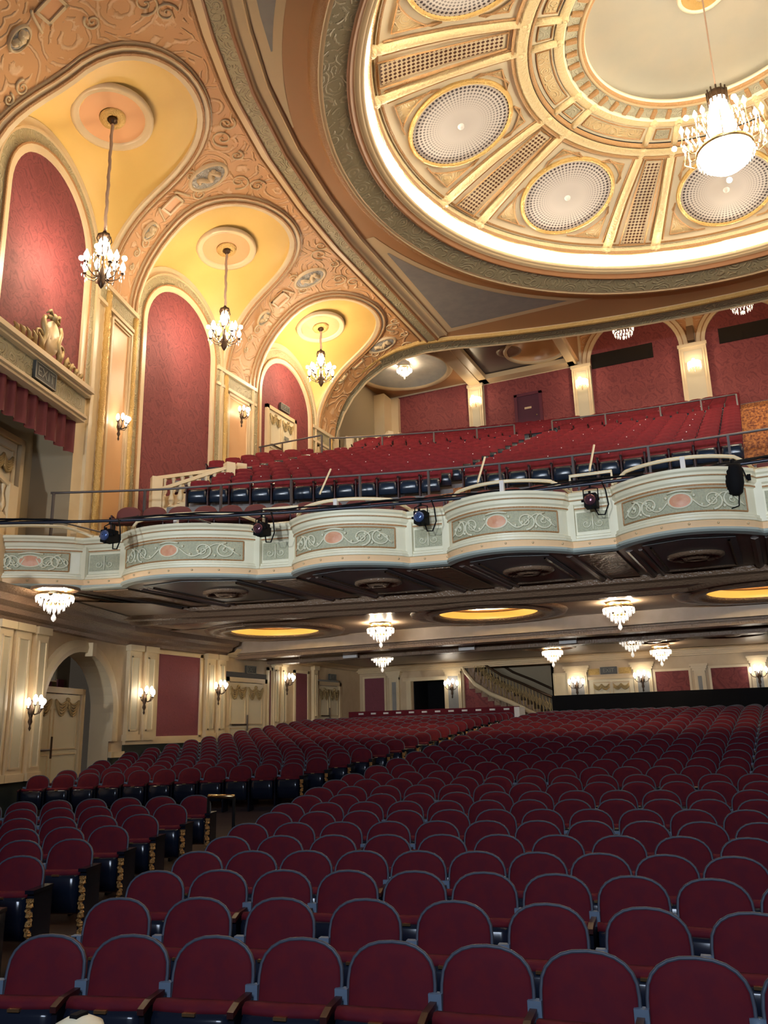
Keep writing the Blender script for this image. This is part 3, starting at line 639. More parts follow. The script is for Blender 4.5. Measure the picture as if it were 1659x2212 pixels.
# grey rails
def railing(label, f, z, xs, posts, r=.028, drop=.9, z2=None):
    t = thing('guard_rail', label, 'railing')
    MB().tube([(x, f(x), z(x)) for x in xs], r, 6).build('top_rail', 'steel', t, True)
    for x in posts: MB().box(x-.025, x+.025, f(x)-.025, f(x)+.025, z(x)-drop, z(x)).build('rail_post', 'steel', t)
    return t
railing('long grey steel guard rail between the loge and the main balcony seats', lambda x: tab([(-14.55, 13.25), (-13.6, 14.1), (-12.6, 14.95)], x) if x < -12.6 else lerp(14.95, ty(17.95, -12.2), (x+12.6)/.4) if x < -12.2 else ty(17.95, x), lambda x: tab([(-14.55, 5.42), (-12.6, 5.66), (-10, 5.8), (0, 5.8), (5, 5.8)], x), [-14.55+.35*i for i in range(46)], [-14.5, -13.0, -11.45, -9.9, -8.35, -6.8, -5.2, -3.6, -2, -.4], drop=1.2)
railing('grey steel guard rail across the upper left balcony block', lambda x: ty(28.05, x), lambda x: 10.42, [-13.9+.4*i for i in range(17)], [-13.9, -12.1, -10.3, -8.8, -7.5])
railing('grey steel guard rail across the upper centre balcony block', lambda x: ty(28.05, x), lambda x: 10.42, [-6.2+.4*i for i in range(16)], [-6.2, -4.4, -2.6, -1.3, -.2])
railing('short grey guard rail in front of the double doors of the left balcony wall', lambda x: 23.6+0*x, lambda x: 9.9, [-15.9, -15, -14.2, -13.3], [-15.8, -13.3])
for x in (-9.1, -5.6, -3.2): MB().tube([(x, ty(17.6, x), 5.3), (x+.08, ty(18.0, x), 6.0)], .025, 5).build('stair_handrail', 'raili', None)
hr = [o for o in COL.objects if o.name.startswith('stair_handrail')]
for o, l in zip(hr, ('left', 'middle', 'right')): tag(o, '%s one of the short wooden handrails at the main balcony guard rail' % l, 'handrail')

# balustraded stair openings
def balustrade(label, A, B, za, zb, zbase, tall, drop=.62):
    t = thing('balustrade', label, 'balustrade'); A = V(A); B = V(B); d = (B-A); L = d.length; n = V((-d.y, d.x, 0)).normalized()
    def seg(mb, t0, t1, lo, hi, w_):
        P = []
        for q in (lo, hi):
            for tt, s in ((t0, -1), (t1, -1), (t1, 1), (t0, 1)):
                p = A+d*tt+n*w_*s; P.append((p.x, p.y, q(tt)))
        mb.hexa(P)
    ztop = lambda u: lerp(za, zb, u)
    m = MB(); seg(m, 0, 1, lambda u: ztop(u)-.10, ztop, .10); m.build('top_rail', 'cream', t)
    m = MB(); seg(m, 0, 1, lambda u: zbase, lambda u: ztop(u)-drop, .09); m.build('base_wall', 'cream', t)
    m = MB(); seg(m, 0, .11, lambda u: zbase, lambda u: ztop(0)+.02, .13); m.build('corner_post', 'cream', t)
    m = MB(); seg(m, .91, 1.02, lambda u: zbase, lambda u: ztop(1)+.02, .13); m.build('corner_post', 'cream', t)
    nb = max(3, int(L/.27))
    for i in range(nb):
        u = .14+.74*i/(nb-1); p = A+d*u; h = drop-.10
        MB().lathe([(.07, 0), (.07, .06*h), (.035, .1*h), (.085, .3*h), (.075, .42*h), (.035, .7*h), (.045, .85*h), (.065, .94*h), (.065, h)], (p.x, p.y, ztop(u)-drop), 8).build('baluster', 'cream', t, True)
    return t
balustrade('cream balustrade with level top behind the sloping one beside the left balcony wall', (-15.1, 17.2, 0), (-13.5, 19.3, 0), 6.93, 7.62, 5.2, 0)
balustrade('cream balustrade with sloping top guarding the stair opening by the left balcony wall', (-14.35, 16.35, 0), (-13.2, 18.3, 0), 6.22, 7.32, 4.6, 0)
balustrade('small cream balustrade behind the arch at the rear left of the upper balcony', (-16.3, 31.0, 0), (-14.6, 33.4, 0), 12.7, 13.3, 11, 0)
balustrade('small sloping cream balustrade in front at the rear left of the upper balcony', (-15.6, 29.7, 0), (-14.3, 31.6, 0), 11.75, 12.75, 10, 0)

# ================================================================== LEFT WALL (upper, above the balcony)
m = MB()
for a, b in ((14.45, 17.2-1e-4), (17.2, 30.0)): wsheet(m, [WP(a, 0, 3.2), WP(b, 0, 3.2), WP(b, 0, 12.2), WP(a, 0, 12.2)])
wsheet(m, [WP(8, 0, 8.3), WP(14.45, 0, 8.3), WP(14.45, 0, 12.2), WP(8, 0, 12.2)])
struct(m, 'wall_left_upper', 'cream')
BAYS = [(12.7, 1.62), (19.2, 1.6), (25.5, 1.72)]     # opening centres and half-widths along the wall
ZS = 12.1
def apts(c, r, z0, n=24, rz=None):
    rz = rz or r; return [(c-r, z0)]+[(c-r*cos(pi*i/n), ZS+rz*sin(pi*i/n)) for i in range(n+1)]+[(c+r, z0)]
LB = [8.45, 4.6, 5.6]
for i, (c, r) in enumerate(BAYS):
    m = MB(); P = apts(c, r, LB[i]); ctr = WP(c, .03, (LB[i]+ZS)/2)
    m.add([ctr]+[WP(y, .03, z) for y, z in P], [(0, k+1, k) for k in range(1, len(P))]+[(0, 1, len(P))])
    struct(m, 'trim', 'red', label='tall arched red damask panel, bay %s of the side wall' % ('nearest the stage', 'in the middle', 'farthest from the stage')[i])
    hz = 2.25; hy = 2.2
    def ring(r0, r1, o, mat, lab, zb=None):
        zb = zb or LB[i]; g = MB(); n = 24
        a = apts(c, r0, zb, n); b = apts(c, r1, zb, n)
        g.strip([[WP(y, 0, z) for y, z in a], [WP(y, o, z) for y, z in a], [WP(y, o, z) for y, z in b], [WP(y, 0, z) for y, z in b]]); struct(g, 'trim', mat, label=lab)
    ring(r, r+.17, .10, 'cream', 'cream arch border'); ring(r+.17, r+.21, .13, 'brownz', 'brown bead of the arch border')
    ring(r+.21, r+.50, .07, 'green', 'carved green band around the arch'); ring(r+.50, r+.55, .13, 'creamd', 'cream bead of the arch border')
    g = MB(); n = 24   # cream field between the band and the vault (upper part only)
    g.strip([[WP(c-(r+.55)*cos(pi*k/n), .06, ZS+(r+.55)*sin(pi*k/n)) for k in range(n+1)], [WP(c-(r+.72)*cos(pi*k/n), .06, ZS+(r+.80)*sin(pi*k/n)) for k in range(n+1)]])
    struct(g, 'trim', 'cream', label='cream arch field')
def pier(y0, y1, z0, label, pz1, base=True):
    m = MB(); wframe(m, y0, y1, z0, pz1, .08, 0, .10); wframe(m, y0+.12, y1-.12, z0+.12, pz1-.12, .03, 0, .07); P = struct(m, 'trim', 'creamd', label=label)
    g = MB(); wbox(g, y0+.08, y1-.08, z0+.08, pz1-.08, 0, .02); g.build('peach_panel', 'peach', P)
pier(15.75, 16.95, 4.3, 'tall peach panel on the first pier', 11.35); pier(21.75, 23.1, 7.2, 'tall peach panel on the second pier', 11.35); pier(27.95, 28.9, 10.0, 'peach panel on the third pier', 11.35)
for y0, y1, y2 in ((14.9, 15.05, 3.5), (15.45, 15.6, 3.5), (21.35, 21.5, 6.5), (23.2, 23.3, 7)):
    m = MB(); wbox(m, y0, y1, y2, 12.1, 0, .09); struct(m, 'trim', 'cream', label='cream fillet of the pier')
def rope(y, z0, z1):
    m = MB(); n = int((z1-z0)/.14); m.tube([WP(y, .08, lerp(z0, z1, i/n)) for i in range(n+1)], [.085+.02*(i % 2) for i in range(n+1)], 6); struct(m, 'trim', 'gold', True, 'gilded rope moulding on a pier')
for y, z0, z1 in ((15.5, 4.2, 11.9), (17.05, 4.2, 11.9), (21.62, 6.8, 11.9), (29.0, 9, 11.9)): rope(y, z0, z1)
for a, b in ((15.05, 17.1), (21.2, 23.35), (27.6, 29.2)):
    m = MB(); wbox(m, a, b, 11.5, 11.95, 0, .06); struct(m, 'trim', 'green', label='carved frieze above the pier panel')
    m = MB(); wbox(m, a-.1, b+.1, 11.4, 11.5, 0, .12); wbox(m, a-.1, b+.1, 11.95, 12.08, 0, .14); struct(m, 'trim', 'cream', label='cream fillets of the pier frieze')
m = MB(); wbox(m, 14.6, 17.15, 3.6, 5.0, 0, .16); struct(m, 'trim', 'creamd', label='pedestal of the first pier')
# double doors in the third bay
door(24.25, 26.0, 9.3, 11.6, .05, 6)
wsign(25.3, 11.98, .08, .62, .28, 'dark EXIT sign above the double doors in the arched red panel upstairs')
m = MB(); wbox(m, 25.3, 25.6, 10.72, 10.86, .13, .14); tag(m.build('door_notice', 'signt'), 'small dark notice on the right upper double door', 'notice')

# box beside the stage: entablature, crest, valance, interior
m = MB()
wbox(m, 8, 14.35, 7.75, 8.25, 0, .28); B0 = struct(m, 'trim', 'green', label='carved frieze of the box entablature')
m = MB()
for z0, z1, o in ((8.25, 8.33, .42), (8.33, 8.42, .52), (8.42, 8.5, .46), (7.68, 7.75, .36), (7.6, 7.68, .3)): wbox(m, 8, 14.38, z0, z1, 0, o)
struct(m, 'trim', 'creamd', label='cornice of the box beside the stage')
wsign(12.55, 8.02, .28, .85, .42, 'dark EXIT sign set in the carved frieze of the stage box')
CR = thing('gilt_crest', 'gilded cartouche with leafy scrolls on top of the box cornice', 'ornament')
g = MB(); c = 12.6
rows = []
for o, k in ((.36, .05), (.42, 1), (.30, 1.0)): rows.append([WP(c+.26*k*cos(a)*(1+.1*sin(a)), o, 8.98+.42*k*sin(a)) for a in [2*pi*i/20 for i in range(20)]])
g.strip(rows, True); g.build('shield', 'creamd', CR, True)
g = MB()
for s in (-1, 1):
    g.tube([WP(c+s*(.30+.05*sin(t*9)), .38, 9.4-.85*t) for t in [i/8 for i in range(9)]], [.05+.03*sin(pi*i/8) for i in range(9)], 6)
    for (u0, z0, r, sp) in ((.48, 8.86, .17, 1), (.78, 8.74, .14, -1), (1.05, 8.66, .10, 1), (1.28, 8.60, .07, -1)):
        g.tube([WP(c+s*(u0+r*(1-t)*cos(sp*(pi*.9-4.6*t))), .36, z0+r*(1-t)*sin(sp*(pi*.9-4.6*t))) for t in [i/12 for i in range(13)]], [.045*(1-.6*i/12) for i in range(13)], 5)
    for q in range(5): u = .4+.22*q; g.tube([WP(c+s*(u-.03), .38, 8.52), WP(c+s*(u+.02), .41, 8.62+.12*(1-q/5)), WP(c+s*(u+.10), .38, 8.66+.24*(1-q/5)**1.2)], [.05, .06, .015], 5)
g.tube([WP(c-.22+.11*i, .38, 9.42+.09*sin(i*pi/4)) for i in range(5)], .06, 6); g.sphere(WP(c, .4, 9.50), .10, 8, 6)
for s in (-1, 1): g.tube([WP(c+s*.05, .40, 9.5), WP(c+s*.18, .42, 9.6), WP(c+s*.26, .38, 9.5)], [.05, .05, .02], 5)
g.build('leaf_scrolls', 'swag', CR, True)
vl = MB(); ys = [8+.06*i for i in range(106)]
vl.strip([[WP(y, .05+.07*sin(y*16)+.02*sin(y*41), z) for y in ys] for z in (7.62, 7.2, 6.78)])
tag(vl.build('velvet_valance', 'velvet', None, True), 'deep crimson pleated velvet valance hanging under the box cornice', 'curtain')
m = MB(); wsheet(m, [WP(8, -1.1, 3), WP(14.45, -1.1, 3), WP(14.45, -1.1, 7.7), WP(8, -1.1, 7.7)]); wsheet(m, [WP(14.45, -1.1, 3), WP(14.45, .0, 3), WP(14.45, 0, 8.3), WP(14.45, -1.1, 8.3)]); wsheet(m, [WP(8, 0, 7.6), WP(14.45, 0, 7.6), WP(14.45, -1.1, 7.6), WP(8, -1.1, 7.6)])
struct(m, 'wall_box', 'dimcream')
def doorbox():
    D = None
    b = MB(); wbox(b, 11.7, 13.75, 4.2, 6.9, -1.1, -1.04); D = struct(b, 'door_7', 'door')
    g = MB(); wframe(g, 11.85, 12.65, 4.9, 6.7, .04, -1.04, -1.0); wframe(g, 12.8, 13.6, 4.9, 6.7, .04, -1.04, -1.0); wframe(g, 11.55, 13.95, 4.2, 7.05, .14, -1.1, -.96); g.build('door_moulding', 'creamd', D)
    for a in (12.25, 13.2):
        g = MB()
        for s in (-1, 1):
            for q in range(5): g.tube([WP(a+s*.34*t, -.98, 6.5-.06*q-.16*sin(pi*t)) for t in [i/6 for i in range(7)]], .035, 5)
        g.build('door_swag', 'swag', D, True)
doorbox()
p0, p1 = WP(10.2, -.55, 0), WP(13.0, -.55, 0)
balustrade('cream balustrade descending inside the stage box below the valance', (p0.x, p0.y, 0), (p1.x, p1.y, 0), 6.35, 5.55, 3.2, 0, .8)
m = MB(); wbox(m, 8, 14.45, 2.9, 4.2, -1.1, -.01); struct(m, 'floor_box', 'wallbeige')

# ================================================================== COVE, VAULTS
XRT = [(5, -6.6), (8, -7.6), (11.9, -9.35), (12.6, -9.65), (14.3, -10.25), (16.6, -10.75), (19, -11.05), (21.3, -11.2), (25, -11.2), (31, -11.2)]
def xr(y): return tab(XRT, y)
ZCE, ZW = 15.5, 12.0
def CV(y, ph):
    a = xr(y)-.5-xw(y); return V((xw(y)+a*(1-cos(ph)), y, ZW+(ZCE-ZW)*sin(ph)))
def phx(y, x):
    a = xr(y)-.5-xw(y); return math.acos(max(-1, min(1, 1-(x-xw(y))/a)))
def cnorm(y, ph):
    d = 1e-3; a = CV(y+d, ph)-CV(y-d, ph); b = CV(y, min(ph+d, pi/2))-CV(y, ph-d); n = b.cross(a).normalized()
    return n if n.x*1+n.z*-1 > 0 else -n
LOOPS = [(13.25, 2.0, .25), (19.3, 2.15, .0), (25.7, 2.15, .0)]
def loop(i, d=0, ns=8, na=24):
    yc, w_, sk = LOOPS[i]; w_ += d; out = []
    D0 = 1.55 if i else 1.5   # straight part in plan
    def pt(y, u):             # u distance from the wall in plan
        y2 = y+sk*u*(0 if i else .55); x = xw(y2)+u; return (y2, phx(y2, x))
    for k in range(ns): out.append(pt(yc-w_-(0 if i else .75*(1-(k/ns)**2)**1.5), D0*(k/ns)**2))
    for k in range(na+1):
        a = pi*k/na; out.append(pt(yc-w_*cos(a), D0+(2.1+d)*sin(a)))
    for k in range(ns-1, -1, -1): out.append(pt(yc+w_, D0*(k/ns)**2))
    return out
bounds = [(8.0, 16.4), (16.4, 22.5), (22.5, 29.5)]
m = MB()
for i in range(3):
    L = loop(i, .30); n = len(L); y0, y1 = bounds[i]
    # outer rectangle in (y, phi): up the near side, along the top, down the far side
    H = pi/2; tot = 2*H*2.6+(y1-y0); out = []
    for k in range(n):
        s = k/(n-1); a = .3
        if s < a: out.append((y0, H*s/a))
        elif s > 1-a: out.append((y1, H*(1-s)/a))
        else: out.append((lerp(y0, y1, (s-a)/(1-2*a)), H))
    rows = []
    for q in range(9):
        t = q/8; rows.append([CV(lerp(L[k][0], out[k][0], t), lerp(L[k][1], out[k][1], t)) for k in range(n)])
    m.strip(rows)
struct(m, 'ceiling_cove', 'orange', True, 'orange cove ceiling with scroll relief between the vaults')
for i in range(3):
    L = loop(i); n = len(L); c, r = BAYS[i]
    base = [(c-(r+.72)*cos(pi*k/(n-1)), ZS+(r+.80)*sin(pi*k/(n-1))) for k in range(n)]
    rows = []
    for q in range(9):
        t = q/8; row = []
        for k in range(n):
            A = WP(base[k][0], .02, base[k][1]); B = CV(*L[k])
            p = A.lerp(B, t); p.z += .12*sin(pi*t)*sin(pi*k/(n-1))**1.5; row.append(p)
        rows.append(row)
    g = MB(); g.strip(rows); struct(g, 'ceiling_vault_%d' % (i+1), 'yellow', True, 'yellow vault over the arched panel, bay %s' % ('nearest the stage', 'in the middle', 'farthest from the stage')[i])
    def band(d0, d1, off, mat, lab, parent=None):
        A, B = loop(i, d0), loop(i, d1); g = MB(); rA = []; rB = []; rC = []; rD = []
        for (a, b) in zip(A, B):
            na, nb = cnorm(*a), cnorm(*b); rA.append(CV(*a)); rB.append(CV(*a)+na*off); rC.append(CV(*b)+nb*off); rD.append(CV(*b))
        g.strip([rA, rB, rC, rD]); return struct(g, 'trim', mat, False, lab)
    band(-.01, .14, .08, 'cream', 'cream border of the vault opening'); band(.14, .20, .13, 'brownz', 'brown bead of the vault opening')
    band(.20, .32, .07, 'cream', 'outer cream border of the vault opening'); band(.32, .36, .10, 'brownz', 'outer brown line of the vault opening')
    band(.36, .40, .05, 'creamd', 'outer fillet of the vault opening')
# ovals and tablets on the cove between the vaults
def cove_frame(y, x):
    ph = phx(y, x); p = CV(y, ph); n = cnorm(y, ph); e = (CV(y, ph+.01)-CV(y, ph-.01)).normalized(); f = n.cross(e).normalized()
    return p, n, e, f
def oval(y, x, a, b, lab, tilt=0):
    p, n, e, f = cove_frame(y, x); t = thing('plaster_oval', lab, 'wall medallion', p)
    e2 = e*cos(tilt)+f*sin(tilt); f2 = f*cos(tilt)-e*sin(tilt); N = 28
    def rr(k, o): return [e2*(a*k*cos(2*pi*i/N))+f2*(b*k*sin(2*pi*i/N))+n*o for i in range(N)]
    MB().strip([rr(1.28, 0), rr(1.22, .07), rr(1.08, .09), rr(1.0, .04)], True).build('oval_frame', 'creamd', t, True)
    MB().strip([rr(1.0, .05), rr(.5, .06), rr(.02, .06)], True).build('relief_field', 'bluerel', t)
    g = MB(); g.tube([e2*(a*(-.6+1.2*i/8))+f2*(b*.4*sin(i*1.3))+n*.08 for i in range(9)], [.05+.04*sin(i*2.1)**2 for i in range(9)], 6)
    for k in range(4): g.sphere(e2*(a*(-.5+.33*k))+f2*(b*.3*cos(k*2))+n*.07, .08, 6, 5)
    g.build('relief_figure', 'creamd', t, True)
def tablet(y, x, a, b, lab, tilt=0):
    p, n, e, f = cove_frame(y, x); t = thing('plaster_tablet', lab, 'wall medallion', p)
    def q(u, v_, o): return e*(u)+f*(v_)+n*o
    g = MB()
    for (u0, u1, v0, v1) in ((-a, a, -b, -b+.07), (-a, a, b-.07, b), (-a, -a+.07, -b, b), (a-.07, a, -b, b)):
        g.hexa([q(u0, v0, 0), q(u1, v0, 0), q(u1, v1, 0), q(u0, v1, 0), q(u0, v0, .07), q(u1, v0, .07), q(u1, v1, .07), q(u0, v1, .07)])
    g.build('tablet_frame', 'creamd', t)
    g = MB(); g.hexa([q(-a, -b, 0), q(a, -b, 0), q(a, b, 0), q(-a, b, 0), q(-a, -b, .03), q(a, -b, .03), q(a, b, .03), q(-a, b, .03)]); g.build('tablet_field', 'medpeach', t)
    g = MB()
    for s in (-1, 1): g.tube([q(s*(a+.22*t), b*1.3*cos(t*2.4), .05) for t in [i/6 for i in range(7)]], .035, 5)
    g.build('tablet_scrolls', 'creamd', t, True)
nm = ['between the two vaults nearest the stage', 'between the second and third vaults', 'beyond the farthest vault', 'at the top left edge of the view']
for i, (y, x) in enumerate(((16.35, -12.85), (22.45, -13.1), (28.3, -13.1), (10.2, -10.8))):
    oval(y, x, .52, .34, 'large blue grey oval relief on the cove %s' % nm[i], .0)
for i, (y, x) in enumerate(((16.3, -14.05), (22.45, -14.3), (28.3, -14.3), (9.9, -12.0))):
    tablet(y, x, .30, .22, 'small framed peach tablet on the cove %s' % nm[i])
for i, (y, x) in enumerate(((16.3, -14.85), (22.45, -15.0), (28.3, -15.0), (9.8, -12.75))):
    oval(y, x, .26, .17, 'small oval relief low on the orange cove %s' % nm[i])
def cspiral(mb, y, x, r, turns, s0, mir):
    p, n, e, f = cove_frame(y, x); mb.tube([p+e*(r*(1-t)*cos(s0+turns*2*pi*t))+f*(mir*r*(1-t)*sin(s0+turns*2*pi*t))+n*.02 for t in [i/22 for i in range(23)]], [.035*(1-.6*i/22) for i in range(23)], 4)
for y0 in (16.35, 22.45, 28.3, 10.4):
    g = MB()
    for (dy, x, r) in ((-.9, -12.2, .32), (.75, -12.35, .32), (-1.3, -11.9, .25), (1.2, -12.0, .26), (-.15, -12.05, .2), (-.4, -13.5, .2), (.35, -13.55, .2), (.1, -15.3, .18), (-.05, -15.55, .14), (0, -15.75, .1)):
        yy = y0+dy
        if yy > 29.2: continue
        X = x-(-16)+xw(yy)
        if X < xr(yy)-.7: cspiral(g, yy, X, r, 1.7, dy*5, 1 if dy > 0 else -1)
    struct(g, 'trim', 'creamd', True, 'scroll relief around the plaster oval')
# medallions at the vault crowns
MEDS = [(-13.25, 13.05, 14.86), (-14.25, 19.2, 14.93), (-14.25, 25.25, 14.95)]
for i, p in enumerate(MEDS):
    R = [.95, .92, .92][i]; t = thing('vault_medallion', 'peach ceiling medallion in the yellow vault %s' % ('nearest the stage', 'in the middle', 'farthest from the stage')[i], 'ceiling medallion', p)
    t.rotation_euler = (0, -.22, 0)
    MB().lathe([(R, .0), (R*.98, -.10), (R*.9, -.12), (R*.86, -.08), (R*.82, -.10), (R*.78, -.04)], (0, 0, .06), 36, sy=1.12).build('outer_ring', 'creamd', t, True)
    MB().lathe([(R*.79, .0), (.3, .0)], (0, 0, .02), 36, sy=1.12).build('peach_field', 'medpeach', t, True)
    MB().lathe([(.32, 0), (.30, -.06), (.22, -.05), (.18, -.09), (.12, -.02), (.01, 0)], (0, 0, .01), 24).build('centre_boss', 'gold', t, True)

# ================================================================== MAIN CEILING, RIB, REAR BEAM, DOME
DC = (.38, 19.38)
def ybeam(x): return 31.1-(36-sqrt(max(36**2-(x-AX)**2, 0)))
m = MB(); N = 96; inn = []; out = []
def hit(a):   # from the dome centre out to rib / beam / stage side
    c, s = cos(a), sin(a); t = 10.0
    while t < 26:
        x, y = DC[0]+t*c, DC[1]+t*s; xx = x if x < AX else 2*AX-x
        if y > ybeam(x) or y < 7.5 or xx < xr(y)-.45: break
        t += .02
    return (x, y, ZCE)
for k in range(N):
    a = 2*pi*k/N; inn.append((DC[0]+9.9*cos(a), DC[1]+9.9*sin(a), ZCE)); out.append(hit(a))
m.strip([inn, out], True); struct(m, 'ceiling', 'orangep')
# band layers of the dome ring
def ring(prof, mat, lab, n=128, smooth=True): return struct(MB().lathe(prof, (*DC, 0), n), 'trim', mat, smooth, lab)
ring([(10.15, 15.5), (10.12, 15.30), (10.0, 15.16), (9.9, 15.18)], 'brownz', 'outer bead of the dome ring')
ring([(9.9, 15.18), (9.85, 15.22), (9.78, 15.2)], 'creamd', 'fillet of the dome ring')
ring([(9.78, 15.2), (9.20, 15.38)], 'greend', 'carved olive band of the dome ring')
ring([(9.2, 15.38), (9.16, 15.34), (9.1, 15.36), (9.1, 15.46), (9.02, 15.48)], 'brown', 'dark bead of the dome ring')
ring([(9.02, 15.48), (8.98, 15.50), (8.9, 15.49), (8.86, 15.53)], 'creamd', 'cream bead of the dome ring')
ring([(8.86, 15.53), (8.80, 15.54), (8.77, 15.56), (8.76, 15.60), (8.80, 15.66), (9.35, 15.68)], 'creamd', 'lip of the dome cove')
# dome
def dz(r): return tab([(3.0, 17.42), (3.63, 17.38), (4.3, 17.27), (4.7, 17.2), (5.6, 17.04), (6.6, 16.83), (7.6, 16.55), (8.2, 16.36), (8.55, 16.22), (8.65, 16.1)], r)
rs = [8.5-.1*i for i in range(37)]
ring([(r, dz(r)) for r in rs], 'domec', 'cream dome surface')
ring([(9.35, 15.68), (9.45, 15.85), (9.3, 16.05), (8.95, 16.12), (8.7, 16.1), (8.68, 16.04)], 'domec', 'cove trough behind the dome lip')
ring([(8.68, 16.04), (8.66, 16.00), (8.60, 16.02), (8.58, 16.14)], 'domebr', 'lower bead of the dome band')
ring([(8.58, 16.12), (8.56, 16.26), (8.48, 16.28)], 'domeg', 'gold band at the foot of the dome')
ring([(8.48, 16.25), (8.44, 16.24), (8.38, 16.30)], 'domebr', 'bead at the foot of the dome panels')
ring([(4.95, 17.16), (4.93, 17.05), (4.88, 17.04), (4.86, 17.12)], 'domebr', 'outer bead of the inner dome ring')
ring([(4.86, 17.10), (4.7, 17.02), (4.52, 17.10)], 'domeg', 'gold inner dome ring')
ring([(4.52, 17.18), (4.50, 17.10), (4.44, 17.10), (4.40, 17.2)], 'domebr', 'inner bead of the inner dome ring')
ring([(4.4, 17.24), (3.8, 17.34)], 'domec', 'cream coffer ring of the dome')
ring([(3.82, 17.30), (3.7, 17.26), (3.58, 17.30)], 'domeg', 'gold ring below the dentil frieze')
ring([(3.58, 17.30), (3.52, 17.40)], 'domec', 'fillet below the dentil frieze'); ring([(3.52, 17.38), (3.2, 17.46)], 'domegrn', 'green frieze between the dentils')
ring([(3.2, 17.46), (3.16, 17.40), (3.10, 17.42)], 'creamd', 'cream bead of the oculus'); ring([(3.10, 17.42), (3.05, 17.43), (3.02, 17.46), (3.05, 17.55)], 'domebr', 'brown bead of the oculus')
ring([(3.05, 17.5), (3.0, 17.52), (3.0, 17.6), (3.5, 17.62), (3.6, 17.75)], 'domec', 'cream lip of the oculus')
ring([(3.6, 17.75), (3.4, 17.95), (2.6, 18.1), (1.5, 18.2), (.5, 18.25)], 'sky', 'grey inner saucer of the dome')
def polar(r, a, dzz=0, off=0): return V((DC[0]+r*cos(a), DC[1]+r*sin(a), dz(r)+dzz))
A0 = 0.0; HALF = radians(5.7)   # medallion axes sit between the rib pairs
